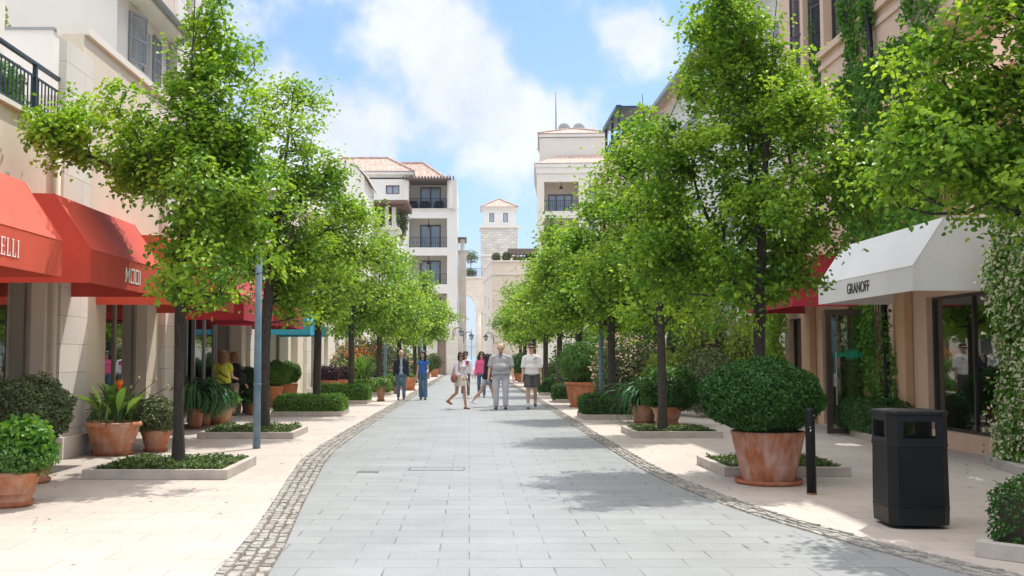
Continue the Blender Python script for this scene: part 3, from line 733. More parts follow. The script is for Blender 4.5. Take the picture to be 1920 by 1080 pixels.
# terrace parapet and covered opening below it
mb = MB(); wallx(mb, XH, -.3, 18.9, 22.29, 4.8, 7.38, [(19.3, 21.9, 4.8, 6.72)]); wally(mb, 18.901, .3, -12, XH-.301, 4.8, 7.38, [(-8.6+.0, -8.0, 5.2, 6.55), (-11.4,-9.2,5.2,6.72)])
mb.box(-12, XH-.305, 19.21, 22.29, 6.9, 7.0)
mb.build('parapet', M_white, bu, world=True)
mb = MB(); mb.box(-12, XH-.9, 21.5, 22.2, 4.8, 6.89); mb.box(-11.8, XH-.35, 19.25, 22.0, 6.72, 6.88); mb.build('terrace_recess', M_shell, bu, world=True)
mb = MB(); mb.box(-12.02, XH+.03, 18.87, 19.23, 7.381, 7.42); mb.box(XH-.33, XH+.03, 19.231, 22.28, 7.381, 7.42); mb.build('coping', M_greyfr, bu, world=True)
mb = MB(); mb.box(-8.2, -6.12, 16.62, 16.9, 4.88, 5.62); mb.build('terrace_wall', M_stone, bu, world=True)
# brown eave beyond
mb = MB(); mb.box(-7.45, -6.95, 22.32, 26.1, 7.18, 7.3); mb.build('awning_box', M_dark, bu, world=True)
b2 = empty('stone_townhouse', (-7.3, 27.5, 6.7), 'tall pale stone-clad house beyond the shuttered white house, mostly behind trees', 'building')
mb = MB(); wallx(mb, -7.3, -.4, 26.25, 28.6, 6.73, 12.5, [(27.0, 27.8, z, z+1.4) for z in (7.6, 10.4)]); wally(mb, 26.251, .35, -14, -7.701, 6.73, 12.5)
mb.box(-14, -7.3, 28.601, 28.9, 6.73, 12.5); mb.build('wall', M_stone, b2, world=True)
for z in (7.6, 10.4): window(b2, (-7.5, 27.0, z), '+x', .8, 1.4, 1, M_greyfr, M_pane)
mb = MB(); mb.box(-14, -7.15, 26.1, 29.0, 12.501, 12.7); mb.build('cornice', M_white, b2, world=True)
wn = empty('corner_wall', (-6.3, 12, 4.9), 'white wall end at the upper left edge of the terrace', 'wall')
mb = MB(); mb.box(-7.4, -7.05, 12.0, 15.9, 4.76, 7.7); mb.build('wall', M_white, wn, world=True)
# building further along the left side
b3 = empty('ivory_building', (-6.8, 60, 0), 'long ivory building half hidden behind the left row of trees', 'building')
hs = [(46.5+4.2*i, 48+4.2*i, z, z+1.9) for i in range(6) for z in (1.0, 4.4)]
mb = MB(); wallx(mb, -6.9, -.35, 45, 74, 0, 7.6, hs); wally(mb, 45.001, .3, -15, -7.251, 0, 7.6, [(-11,-9.6,5,6.8)]); mb.build('wall', M_ivory, b3, world=True)
for h in hs: window(b3, (-7.1, h[0], h[2]), '+x', 1.5, 1.9, 1, M_brownf, M_paned, sill=M_white)
window(b3, (-11, 45.2, 5), 'y', 1.4, 1.8)
mb = MB(); mb.box(-15, -6.7, 44.9, 74, 7.6, 7.85); mb.build('cornice', M_white, b3, world=True)

# ------------------------------------------------------------------ LEFT FAR: apartment block
Y9 = 90.0
ba = empty('apartment_block', (-6, Y9, 0), 'white apartment block with three stacked balcony loggias and two red tiled roofs', 'building')
def X9(px, Y=Y9): return at(px, 600, Y).x
def Z9(py, px=800, Y=Y9): return at(px, py, Y).z
lx0, lx1 = X9(766), X9(838); xr = X9(856.5); xl = X9(664)
log = [(lx0, lx1, Z9(b), Z9(t)) for t, b in ((342, 391), (409, 464), (479, 533), (550, 604))]
mb = MB()
winx0, winx1 = X9(722), X9(748)
doorh = (X9(820), X9(836), 0, Z9(637))
wally(mb, Y9, .4, xl, xr, 0, Z9(336), log[1:] + [(lx0, lx1, Z9(391), 40)] + [(winx0, winx1, Z9(364), Z9(347)), (X9(700), X9(712), Z9(460), Z9(430)), doorh])
wallx(mb, xr, -.4, Y9+.401, Y9+12, 0, Z9(336), [(Y9+1.5+3*i, Y9+2.6+3*i, Z9(b), Z9(t)) for i in range(3) for t, b in ((378, 391), (420, 464), (488, 533), (556, 604))])
mb.box(xl, xl+.4, Y9+.401, Y9+12, 0, Z9(330)); mb.box(xl, xr, Y9+12.001, Y9+12.4, 0, Z9(330))
for (a, b, z0, z1) in log:
    mb.box(a-.3, b+.3, Y9+.41, Y9+2.4, z0-.35, z0-.003)            # loggia floors
    mb.box(a-.3, a-.001, Y9+.405, Y9+2.4, z0, z0+3.0); mb.box(b+.001, b+.3, Y9+.405, Y9+2.4, z0, z0+3.0)
mb.build('wall', M_white2, ba, world=True)
mb = MB()
wins = []
for i, (a, b, z0, z1) in enumerate(log):
    w0, w1 = X9(784.5), X9(825); wins.append((w0, w1, z0, z0 + 1.95*1.16))
    wally(mb, Y9+2.41, .3, a-.3, b+.3, z0-.3, z0+3.1, [(w0, w1, z0, z0+2.25)])
mb.build('loggia_wall', M_ivory, ba, world=True)
for (w0, w1, z0, z1) in wins: window(ba, (w0, Y9+2.5, z0+.01), 'y', w1-w0, 2.22, 1, M_brownf, M_pane, fw=.12, name='balcony_door')
for (a, b, z0, z1) in log: railing(ba, (a+.02, Y9+.2, z0), (b-.02, Y9+.2, z0), .9, .16, M_iron, bar=.014, deco=True)
for i, (a, b, z0, z1) in enumerate(log[1:]):
    mb = MB(); c = (a+b)/2; mb.tube([(c, Y9+1.2, z1+.1), (c, Y9+1.2, z1-.35)], .03, 6); mb.lathe([(.02, 0), (.2, -.3), (.18, -.3), (0, -.05)], 10, (c, Y9+1.2, z1-.3)); mb.build('ceiling_lamp', M_dark, ba, world=True)
window(ba, (winx0, Y9+.15, Z9(364)), 'y', winx1-winx0, Z9(347)-Z9(364), 1, M_brownf, M_pane, fw=.1)
window(ba, (X9(820), Y9+.2, .01), 'y', X9(836)-X9(820), Z9(637)-.02, 0, plain('brown_door', (.36,.24,.20), .6), plain('brown_door_panel', (.40,.28,.24), .6), fw=.2, name='door')
for i in range(3):
    for t, b in ((378, 391), (420, 464), (488, 533), (556, 604)): window(ba, (xr-.2, Y9+1.5+3*i, Z9(b)), '+x', 1.1, Z9(t)-Z9(b), 0, M_brownf, M_paned)
hip_roof(ba, X9(590), X9(766), Y9+.4, Y9+9, Z9(323)+.1, at(720, 297, Y9+2.3).z-Z9(323)-.1, 2.4, over=.4)
hip_roof(ba, X9(690), X9(836), Y9+2.8, Y9+11, Z9(333)+.05, at(790, 306, Y9+4.8).z-Z9(333)-.05, 2.5, over=.35)
mb = MB(); mb.box(X9(760), X9(845), Y9-.5, Y9+2.6, Z9(339), Z9(336))
for i in range(17): c = X9(756)+i*(X9(850)-X9(756))/16; mb.box(c-.06, c+.06, Y9-.9, Y9+2.5, Z9(335.8), Z9(333.5))
mb.build('pergola', M_brownf, ba, world=True)
for a, b in ((757, 765.5), (841, 850)): mb = MB(); mb.box(X9(a), X9(b), Y9-.35, Y9-.01, Z9(391), Z9(339.3)); mb.build('pillar', M_white, ba, world=True)
mb = MB(); mb.box(X9(755), X9(856), Y9-.12, Y9-.004, Z9(392.5), Z9(391.2)); mb.build('ledge', M_white, ba, world=True)
# furniture on the top balcony
for px, nm in ((772, 'dark'), (795, 'dark'), (822, 'dark')):
    c = X9(px); r = empty('balcony_chair', (c, Y9+1.1, log[0][2]), 'dark wicker armchair on the top balcony, %s' % {772: 'at the left end by the pillar', 795: 'in front of the left door leaf', 822: 'at the right end'}[px], 'chair', 'armchairs on the top balcony')
    mb = MB(); mb.box(-.35,.35,-.35,.35,.15,.42); mb.build('seat', M_black, r); mb = MB(); mb.box(-.35,.35,.3,.42,.42,.85); mb.box(-.42,-.34,-.35,.3,.15,.62); mb.box(.34,.42,-.35,.3,.15,.62); mb.build('backrest', M_black, r)
# nearer terrace wing with slatted pergola
bt = empty('terrace_wing', (-7, 76, 0), 'white terrace wing with a brown slatted pergola in front of the apartment block', 'building')
Y7 = 76.0; tx = at(745, 430, Y7).x; zt = at(745, 431, Y7).z
mb = MB(); mb.box(-14, tx, Y7, Y7+7, 0, zt); mb.build('wall', M_white2, bt, world=True)
mb = MB(); mb.box(-14, tx+.15, Y7-.15, Y7+7, zt+.002, zt+.2); mb.build('coping', M_white, bt, world=True)
zp = at(745, 388, Y7).z
for px_ in (738, 725): mb = MB(); mb.box(at(px_, 400, Y7).x-.14, at(px_, 400, Y7).x+.14, Y7+.1, Y7+.4, zt+.2, zp); mb.build('pillar', M_white, bt, world=True)
mb = MB(); mb.box(tx-.3, tx-.02, Y7+4.5, Y7+4.8, zt+.2, zp); mb.build('pillar', M_white, bt, world=True)
mb = MB()
for i in range(26): y = Y7-.6+i*.24; mb.box(at(660, 380, Y7).x, tx+.75, y, y+.1, zp+.2, zp+.42+.012*i)
mb.box(-12, tx+.5, Y7+.2, Y7+.4, zp+.002, zp+.198); mb.box(-12, tx+.5, Y7+4.6, Y7+4.8, zp+.002, zp+.198); mb.build('pergola', plain('brown_slats', (.20,.12,.10), .7), bt, world=True)
railing(bt, (tx, Y7+.1, zt+.2), (tx, Y7+5, zt+.2), 1.0, .2)
gb = empty('gabled_house', (-11, 66, 0), 'white gabled house end above the left trees, nearer than the apartment block', 'building')
Yg = 68.0; gx = at(683, 330, Yg).x
mb = MB(); mb.poly_prism([(gx-9, Yg, 0), (gx, Yg, 0), (gx, Yg, at(683, 331, Yg).z), (at(661, 305, Yg).x, Yg, at(661, 304, Yg).z), (at(661, 305, Yg).x-2, Yg, at(661, 304, Yg).z+.4), (gx-9, Yg, 8)], (0, 7, 0)); mb.build('wall', M_white, gb, world=True)
mb = MB(); a = Vector((gx+.25, Yg-.2, at(683, 331, Yg).z-.12)); b = Vector((at(661, 305, Yg).x-.1, Yg-.2, at(661, 304, Yg).z+.12))
mb.poly_prism([a, b, b+Vector((0,0,.14)), a+Vector((0,0,.14))], (0, 7.4, 0)); mb.build('verge', M_white, gb, world=True)
window(gb, (at(640, 400, Yg).x-1, Yg-.05, at(640, 420, Yg).z), 'y', 1.2, 1.7)

# ------------------------------------------------------------------ CENTRE FAR: pylon, arch, tower, stone wing
Yp = 98.0
pl = empty('stone_pylon', (-.7, Yp, 0), 'slim pinkish stone pylon with a small dark pergola on top beside the arch', 'pylon')
x0, x1 = at(860.5, 600, Yp).x, at(874, 600, Yp).x
mb = MB(); mb.box(x0, x1, Yp, Yp+5, 0, at(866, 471, Yp).z); mb.box(x0-.06, x1+.06, Yp-.06, Yp+5.06, at(866, 471, Yp).z+.001, at(866, 469, Yp).z); mb.build('shaft', M_ashfine, pl, world=True)
mb = MB(); mb.box(at(863, 600, Yp).x, at(871, 600, Yp).x, Yp+.2, Yp+.9, at(866, 469, Yp).z, at(866, 448, Yp).z); mb.build('pillar', M_white, pl, world=True)
mb = MB(); mb.box(at(858, 600, Yp).x, at(875, 600, Yp).x, Yp-.2, Yp+4, at(866, 447.8, Yp).z, at(866, 445, Yp).z); mb.build('pergola', M_brownf, pl, world=True)
# arch bridge
Ya = 124.0
ar = empty('arch_bridge', (0, Ya, 0), 'stone archway spanning the street end with a railing on top', 'archway')
cx, rad_, zs = at(862, 590, Ya).x, (at(893, 590, Ya).x - at(862, 590, Ya).x), at(893, 580, Ya).z
ztop = at(890, 522, Ya).z; xR = at(906, 590, Ya).x + .3; xLf = cx - rad_ - 1.0
pts = [(xLf, Ya, zs), (xLf, Ya, ztop), (xR, Ya, ztop), (xR, Ya, zs)]
arc = [(cx + rad_*math.cos(t), Ya, zs + rad_*math.sin(t)) for t in np.linspace(0, math.pi, 25)]
mb = MB()
for i in range(24):
    a, b = arc[i], arc[i+1]
    ta, tb = (a[0], Ya, ztop), (b[0], Ya, ztop)
    mb.poly_prism([a, b, tb, ta], (0, 2.2, 0))
mb.box(cx+rad_+.0005, xR, Ya, Ya+2.2, 0, ztop); mb.box(xLf, cx-rad_-.0005, Ya, Ya+2.2, 0, ztop)
mb.build('arch', M_ashfine, ar, world=True)
mb = MB()
for i in range(24):
    t0, t1 = math.pi*i/24, math.pi*(i+1)/24; q = lambda t, r: (cx+r*math.cos(t), Ya-.12, zs+r*math.sin(t))
    mb.poly_prism([q(t0, rad_), q(t1, rad_), q(t1, rad_+.45), q(t0, rad_+.45)], (0, .117, 0))
mb.box(xLf-.1, xR, Ya-.15, Ya+2.3, ztop+.002, ztop+.2); mb.box(cx+rad_-.15, xR, Ya-.15, Ya-.003, zs-.35, zs-.02)
mb.build('moulding', M_stone, ar, world=True)
mb = MB(); mb.tube([(cx+rad_+.3, Ya-.5, 0), (cx+rad_+.3, Ya-.5, zs-.36)], [.32, .27], 16); mb.build('column', M_ashfine, ar, world=True, smooth=True)
railing(ar, (xLf, Ya+.1, ztop+.2), (xR, Ya+.1, ztop+.2), 1.0, .25, bar=.02)
# tower
Yt = 130.0
tw = empty('square_tower', (3.6, Yt, 0), 'square stone tower with a small red pyramid roof and two windows', 'tower')
tx0, tx1 = at(902, 500, Yt).x, at(970.5, 500, Yt).x
z1_, z2_ = at(936, 427, Yt).z, at(936, 390, Yt).z
mb = MB(); mb.box(tx0, tx1, Yt, Yt+4.4, 0, z1_); mb.build('shaft', M_ashlar, tw, world=True)
mb = MB(); mb.box(tx0-.2, tx1+.2, Yt-.2, Yt+4.6, z1_+.002, z1_+.28); mb.box(tx0-.06, tx1+.06, Yt-.06, Yt+4.46, at(936, 480, Yt).z, at(936, 477, Yt).z); mb.build('string_course', M_white, tw, world=True)
ux0, ux1 = at(907, 400, Yt).x, at(966, 400, Yt).x
wh = [(at(a, 400, Yt).x, at(a+9, 400, Yt).x, at(936, 416, Yt).z, at(936, 399, Yt).z) for a in (917.5, 943.5)]
mb = MB(); wally(mb, Yt+.2, .3, ux0, ux1, z1_+.281, z2_, wh); mb.box(ux0, ux0+.3, Yt+.501, Yt+4.2, z1_+.281, z2_); mb.box(ux1-.3, ux1, Yt+.501, Yt+4.2, z1_+.281, z2_); mb.box(ux0, ux1, Yt+4.201, Yt+4.4, z1_+.281, z2_); mb.build('belvedere', M_white2, tw, world=True)
for h in wh: window(tw, (h[0], Yt+.3, h[2]), 'y', h[1]-h[0], h[3]-h[2], 0, M_brownf, M_pane, fw=.08)
mb = MB(); i_ = 2.2; ex = .35; zz = z2_+.12; ap = ((ux0+ux1)/2, Yt+2.3, at(936, 374, Yt+2.3).z)
q = [(ux0-ex, Yt-.15, zz), (ux1+ex, Yt-.15, zz), (ux1+ex, Yt+4.75, zz), (ux0-ex, Yt+4.75, zz)]
for k in range(4): tile_face(mb, q[k], q[(k+1) % 4], ap, ap, .22); mb.tube([Vector(q[k])+Vector((0,0,.06)), Vector(ap)+Vector((0,0,.06))], .1, 6)
mb.build('roof', M_tile, tw, world=True)
mb = MB(); mb.box(ux0-.28, ux1+.28, Yt-.08, Yt+4.68, z2_+.002, z2_+.11); mb.build('cornice', M_white, tw, world=True)
# stone wing with roof terrace
Yw = 106.0
sw = empty('stone_wing', (4, Yw, 0), 'pinkish ashlar building below the tower with rooftop shrubs and a slatted canopy', 'building')
c0 = at(923, 560, Yw).x; zf = at(950, 491, Yw).z; cb = at(906, 560, 118).x
mb = MB(); mb.poly_prism([(c0, Yw, 0), (8.5, Yw, 0), (8.5, 118, 0), (cb, 118, 0)], (0, 0, zf)); mb.build('wall', M_ashfine, sw, world=True)
mb = MB(); mb.poly_prism([(c0-.12, Yw-.12, zf-1.3), (8.6, Yw-.12, zf-1.3), (8.6, Yw-.003, zf-1.3), (c0-.003, Yw-.003, zf-1.3), (cb-.003, 118, zf-1.3), (cb-.12, 118, zf-1.3)], (0, 0, .18))
mb.poly_prism([(c0-.15, Yw-.15, zf+.001), (8.6, Yw-.15, zf+.001), (8.6, 118, zf+.001), (cb-.15, 118, zf+.001)], (0, 0, .15)); mb.build('string_course', M_stone, sw, world=True)
ang = math.atan2(cb-c0, 118-Yw)
for (t, zc, hh) in ((.35, 610, 30), (.7, 600, 24), (.35, 570, 20), (.7, 565, 18)):
    y = Yw + (118-Yw)*t; x = c0 + (cb-c0)*t
    o = window(sw, (x-.05, y-.4, at(915, zc+hh/2, y).z), 'y', 1.0, hh*y/F*1.0, 0, M_brownf, M_paned)
    o.rotation_euler.z = -math.pi/2 + 0 - ang; o.location.x = x-.04; o.location.y = y+.5
mb = MB(); xa, xb = at(954, 470, Yw).x, 9.2
mb.box(xa, xb, Yw+.5, Yw+.7, at(975, 477, Yw).z, at(975, 474, Yw).z); mb.box(xa, xb, Yw+3.8, Yw+4, at(975, 477, Yw).z, at(975, 474, Yw).z)
for k in range(14): x = xa + (xb-xa)*k/13; mb.box(x-.06, x+.06, Yw+.1, Yw+4.4, at(975, 473.9, Yw).z, at(975, 467, Yw).z)
mb.box(xa-.1, xb, Yw+.0, Yw+.09, at(975, 474, Yw).z, at(975, 466, Yw).z)
mb.build('pergola', M_brownf, sw, world=True)
mb = MB()
for x in (xa+.8, xa+3.2): mb.box(x, x+.12, Yw+.55, Yw+.67, zf+.15, at(975, 477.1, Yw).z)
mb.build('pergola_post', M_brownf, sw, world=True)
for px, rr_, s in ((930.5, .42, 1), (949.5, .45, 2), (968, .32, 3), (978, .35, 4), (995, .5, 5)):
    p = at(px, 480, Yw+.8)
    r = empty('rooftop_shrub', (p.x, Yw+.8, zf+.15), ['', 'round grey-green shrub on the roof terrace, leftmost', 'round grey-green shrub on the roof terrace, second from the left', 'low yellow-green mound on the roof terrace beside the round shrubs', 'yellow-green shrub under the roof canopy, left', 'dark green shrub under the roof canopy, at the right'][s], 'shrub', 'shrubs on the stone roof terrace')
    ball_bush('foliage', (0, 0, rr_*(1 if s in (1, 2, 5) else .45)), (rr_, rr_, rr_*(1.05 if s in (1, 2, 5) else .5)), 900, .12, M_olive if s in (1, 2) else (M_gold if s in (3, 4) else M_box), r, s, core=True)
r = empty('rooftop_shrub', (at(882, 500, Ya+1).x, Ya+1, ztop+.2), 'loose thin shrub growing on top of the arch', 'shrub')
ball_bush('foliage', (0, 0, .5), (.8, .6, .6), 900, .16, M_olive, r, 9, inner=.9, core=False); ball_bush('foliage', (.1, 0, 2.4), (.9, .7, .8), 600, .18, M_olive, r, 10, inner=.9, core=False)
MB().tube([(0, 0, 0), (.05, 0, 1), (0, 0, 2.4)], .04, 5).build('stem', M_bark, r)

# ------------------------------------------------------------------ RIGHT FAR: apartment block
Yr = 88.0
br_ = empty('apartment_tower', (at(1007, 400, Yr).x, Yr, 0), 'beige apartment tower with two tiers of red tiled roof and recessed balconies', 'building')
def A8(px, py, Y=Yr): p = at(px, py, Y); return p.x, p.z
rx0 = A8(1007, 400)[0]; rx1 = 15.0; zE = A8(1050, 314)[1]
lo = [(A8(1020.5, 400)[0], A8(1085, 400)[0], A8(1050, b)[1], A8(1050, t)[1]) for t, b in ((341, 396), (409, 464), (477, 532))]
w2 = [(A8(1103.5, 360)[0], A8(1122.5, 360)[0], A8(1110, b)[1], A8(1110, t)[1]) for t, b in ((349, 374), (417, 442), (485, 510))]
mb = MB(); wally(mb, Yr, .4, rx0, rx1, 0, zE, lo + w2); mb.box(rx0, rx0+.4, Yr+.401, Yr+12, 0, zE); mb.box(rx1-.4, rx1, Yr+.401, Yr+12, 0, zE); mb.box(rx0, rx1, Yr+12.001, Yr+12.4, 0, zE)
for (a, b, z0, z1) in lo:
    mb.box(a-.3, b+.3, Yr+.41, Yr+2, z0-.3, z0-.003); mb.box(a-.3, a-.001, Yr+.405, Yr+2, z0, z1+.2); mb.box(b+.001, b+.3, Yr+.405, Yr+2, z0, z1+.2); mb.box(a-.3, b+.3, Yr+.41, Yr+2, z1+.2, z1+.3)
mb.build('wall', M_ivory, br_, world=True)
mb = MB()
for (a, b, z0, z1) in lo: wally(mb, Yr+2.01, .3, a-.3, b+.3, z0-.3, z1+.3, [(A8(1028, 400)[0], A8(1075, 400)[0], z0, z1-.75)])
mb.build('loggia_wall', M_beige, br_, world=True)
for (a, b, z0, z1) in lo:
    window(br_, (A8(1028, 400)[0], Yr+2.05, z0+.01), 'y', A8(1075, 400)[0]-A8(1028, 400)[0], z1-.77-z0, 2, M_brownf, M_pane, fw=.11, name='balcony_door')
    railing(br_, (a+.02, Yr+.2, z0), (b-.02, Yr+.2, z0), .92, .16, M_iron, bar=.014, deco=True)
    mb = MB(); c = (a+b)/2; mb.tube([(c, Yr+1, z1+.2), (c, Yr+1, z1-.2)], .03, 6); mb.lathe([(.02, 0), (.2, -.3), (.18, -.3), (0, -.05)], 10, (c, Yr+1, z1-.15)); mb.build('ceiling_lamp', M_dark, br_, world=True)
for h in w2: window(br_, (h[0], Yr+.15, h[2]), 'y', h[1]-h[0], h[3]-h[2], 1, M_brownf, M_pane, fw=.09)
# lower roof skirt, upper storey, upper roof
mb = MB(); e = .2; zs_ = zE+.3; zt_ = at(1060, 293, Yr+2.9).z-.1
tile_face(mb, (rx0-e, Yr-e, zs_), (rx1+e, Yr-e, zs_), (rx1+e, Yr+2.9, zt_+.1), (rx0+1.9, Yr+2.9, zt_+.1)); tile_face(mb, (rx0-e, Yr+12, zs_), (rx0-e, Yr-e, zs_), (rx0+1.9, Yr+2.9, zt_+.1), (rx0+1.9, Yr+12, zt_+.1))
mb.build('lower_roof', M_tile, br_, world=True)
mb = MB(); mb.box(rx0-.16, rx1+.4, Yr-.16, Yr+12, zE+.002, zE+.29); mb.box(rx0-.08, rx1+.15, Yr-.08, Yr+12.2, zE-.5, zE+.001); mb.build('cornice', M_white, br_, world=True)
uy = Yr+3.0; ux0 = at(1008, 280, uy).x; ux1 = at(1133, 280, uy).x; zu = at(1060, 259, uy).z
mb = MB(); mb.box(ux0, ux1, uy, uy+7, zE, zu); mb.build('upper_storey', M_ivory, br_, world=True)
hip_roof(br_, ux0, ux1, uy, uy+7, zu+.35, at(1060, 244, uy+2.5).z-zu-.35, 2.6, over=.16, eave=M_white)
for px in (1057.5, 1085):
    p = at(px, 247, uy+3); dsh = empty('satellite_dish', (p.x, p.y, p.z-.3), 'grey satellite dish on the tower roof, %s of the two' % ('left' if px < 1070 else 'right'), 'satellite dish', 'rooftop satellite dishes')
    mb = MB(); mb.lathe([(0, 0), (.3, .04), (.55, .14), (.55, .16), (.3, .06), (0, .02)], 20); o = mb.build('dish', plain('dish_grey', (.35,.37,.38), .5), dsh, smooth=True); o.rotation_euler = (R(75), 0, R(10)); o.location = (0, 0, .5)
    MB().tube([(0, .1, -.4), (0, .1, .5)], .04, 6).build('mount', M_dark, dsh)
br_.rotation_euler.z = -R(3.6)
p = at(1042.5, 243, uy+2.5); an = empty('antenna_mast', (p.x, p.y, p.z-.4), 'tall thin antenna mast on the tower roof', 'antenna')
MB().tube([(0, 0, 0), (0, 0, at(1042, 205, uy+2.5).z-p.z+.4), (0, 0, at(1042, 172, uy+2.5).z-p.z+.4)], [.06, .045, .02], 6).build('mast', plain('mast_green', (.12,.2,.18), .5), an)

# ------------------------------------------------------------------ RIGHT: long building behind the trees
XB = 8.4
b5 = empty('rooftop_pergola_building', (XB, 44, 0), 'white and peach building behind the right trees with a dark rooftop pergola', 'building')
hs = [(30+3.6*i, 31.2+3.6*i, z, z+1.7) for i in range(9) for z in (1.2, 4.6, 8.0)]
mb = MB(); wallx(mb, XB, .4, 27.5, 56, 0, 12.0, hs); mb.box(XB+.401, 16, 27.501, 27.9, 0, 12.0); mb.build('wall', M_white, b5, world=True)
mb = MB(); wallx(mb, XB, .4, 56.001, 70, 0, 13.3, hs); mb.build('peach_wall', M_peach, b5, world=True)
for h in hs: window(b5, (XB+.2, h[1], h[2]), '-x', h[1]-h[0], h[3]-h[2], 1, M_greyfr, M_pane, sill=M_white)
mb = MB(); mb.poly_prism([(XB-.55, 27.2, 12.0), (XB-.55, 27.2, 12.12), (XB+6, 27.2, 14.9), (XB+6, 27.2, 14.78)], (0, 19.5, 0)); mb.build('roof', M_tile, b5, world=True)
mb = MB(); mb.box(XB-.6, XB+.1, 46.75, 50, 12.002, 12.2); mb.box(XB-.66, XB-.56, 27.2, 46.7, 11.95, 12.12); mb.box(XB-.08, XB-.003, 27.5, 55.9, 10.2, 10.45); mb.build('gutter', M_greyfr, b5, world=True)
mb = MB()
for y in (60.5, 63.2, 66): mb.box(XB+.1, XB+.25, y, y+.15, 13.3, 15.6)
mb.box(XB, XB+.3, 60.2, 66.5, 15.6, 15.85); mb.box(XB+.3, XB+6, 60.2, 66.5, 15.68, 15.8); mb.box(XB+.02, XB+.1, 60.3, 66.3, 14.2, 14.26); mb.box(XB+.05, XB+6, 60.2, 60.35, 13.3, 13.6)
mb.build('rooftop_pergola', M_iron, b5, world=True)
for i, y in enumerate((57, 58.4, 61, 63, 65.2)):
    r = empty('rooftop_shrub', (XB+.9, y, 13.3), 'dark green shrub under the dark rooftop pergola, number %d from the near end' % (i+1), 'shrub', 'shrubs under the dark rooftop pergola'); r['label'] = ['nearest dark shrub under the dark rooftop pergola', 'dark shrub next after the nearest under the rooftop pergola', 'middle dark shrub of the row under the rooftop pergola', 'dark shrub last but one under the rooftop pergola', 'farthest dark shrub hanging out of the rooftop pergola'][i]
    ball_bush('foliage', (0, 0, .6), (.9, 1.1, .7), 900, .14, M_box, r, i+40, inner=.5)

# ------------------------------------------------------------------ RIGHT: peach shop building
XR = 7.8
bp = empty('peach_building', (XR, 20, 0), 'peach rendered building with dark shutters above the white awning, covered in vines', 'building')
holesR = [(15.3,18.2,.28,2.5), (20.95,23.6,.02,2.5), (24.9,26.0,.3,2.4), (11,13,.28,2.5)]
logR = [(15.0, 21.5, 3.9, 6.55)]
mb = MB(); wallx(mb, XR, .4, 5, 26.4, 0, 6.8, holesR + logR); mb.box(XR+.401, 16, 26.0, 26.4, 0, 13)
mb.build('wall', M_peach, bp, world=True)
upw = [(23.3, 24.5, 7.95, 10.2), (20.9, 22.2, 7.95, 10.2), (15.5, 16.9, 7.95, 10.2)]
mb = MB(); wallx(mb, XR-.3, .35, 5, 22.4, 6.8, 13, upw); wallx(mb, XR-.002, .35, 22.401, 26.39, 6.801, 13, upw); mb.box(XR+.055, XR+.39, 5, 22.4, 6.801, 6.9)
mb.build('upper_wall', M_peach, bp, world=True)
mb = MB(); mb.box(XR-.36, XR-.303, 5, 22.45, 6.8, 7.02); mb.box(XR-.34, XR-.303, 5, 22.45, 7.55, 7.66); mb.box(XR-.40, XR-.303, 5, 22.46, 7.8, 7.94)
mb.box(XR-.08, XR-.003, 22.47, 26.42, 7.8, 7.94); mb.box(XR-.05, XR-.003, 22.47, 26.42, 7.55, 7.66)
mb.build('string_course', M_peach, bp, world=True)
for h in upw:
    X_ = XR-.12 if h[0] < 22.4 else XR+.12
    window(bp, (X_, h[1], h[2]), '-x', h[1]-h[0], h[3]-h[2], 1, M_dark, M_paned, fw=.07)
    Xs = X_-.2
    shutter(bp, (Xs, h[0]-.02, h[2]-.03), '-x', .62, 2.3, M_dshut, R(-14)); shutter(bp, (Xs, h[1]+.64, h[2]-.03), '-x', .62, 2.3, M_dshut, R(14))
mb = MB(); mb.box(XR+1.8, XR+1.95, 14.6, 22, 3.6, 6.7); mb.box(XR+.41, XR+1.8, 14.6, 22, 3.65, 3.85); mb.box(XR+.41, XR+1.8, 14.6, 14.8, 3.86, 6.7); mb.box(XR+.41, XR+1.8, 21.8, 22, 3.86, 6.7); mb.build('loggia_wall', M_peachd, bp, world=True)
railing(bp, (XR+.1, 15.05, 3.9), (XR+.1, 21.45, 3.9), .95, .12, M_black, bar=.01)
for (a, b) in ((13.4, 14.9), (18.75, 19.25), (20.15, 20.75), (24.0, 24.6)):
    mb = MB(); mb.box(XR-.16, XR-.003, a, b, 0, 3.4); mb.build('pillar', M_peachd, bp, world=True, bevel=.02)
mb = MB(); mb.box(XR+3.2, XR+3.4, 8, 26, .03, 3.2); mb.box(XR+.45, XR+3.2, 8, 26, 3.2, 3.35); mb.box(XR+.45, XR+3.2, 19.4, 19.55, .03, 3.2); mb.box(XR+.41, XR+3.2, 8, 26, -.02, .03)
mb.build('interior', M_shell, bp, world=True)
# display in the shop
for (h, mu) in ((holesR[0], 1), (holesR[3], 1), (holesR[2], 0)):
    window(bp, (XR+.1, h[1], h[2]), '-x', h[1]-h[0], h[3]-h[2], mu, M_dark, M_glass, fw=.045, name='shop_window')
mb = MB(); mb.box(XR+.02, XR+.2, 15.3, 18.2, 0, .276); mb.build('window_base', M_dark, bp, world=True)
window(bp, (XR+.15, 23.6, .02), '-x', 1.25, 2.46, 0, M_dark, M_glass, fw=.1, name='shop_door'); window(bp, (XR+.15, 22.3, .02), '-x', 1.3, 2.46, 0, M_dark, M_glass, fw=.1, name='shop_door')
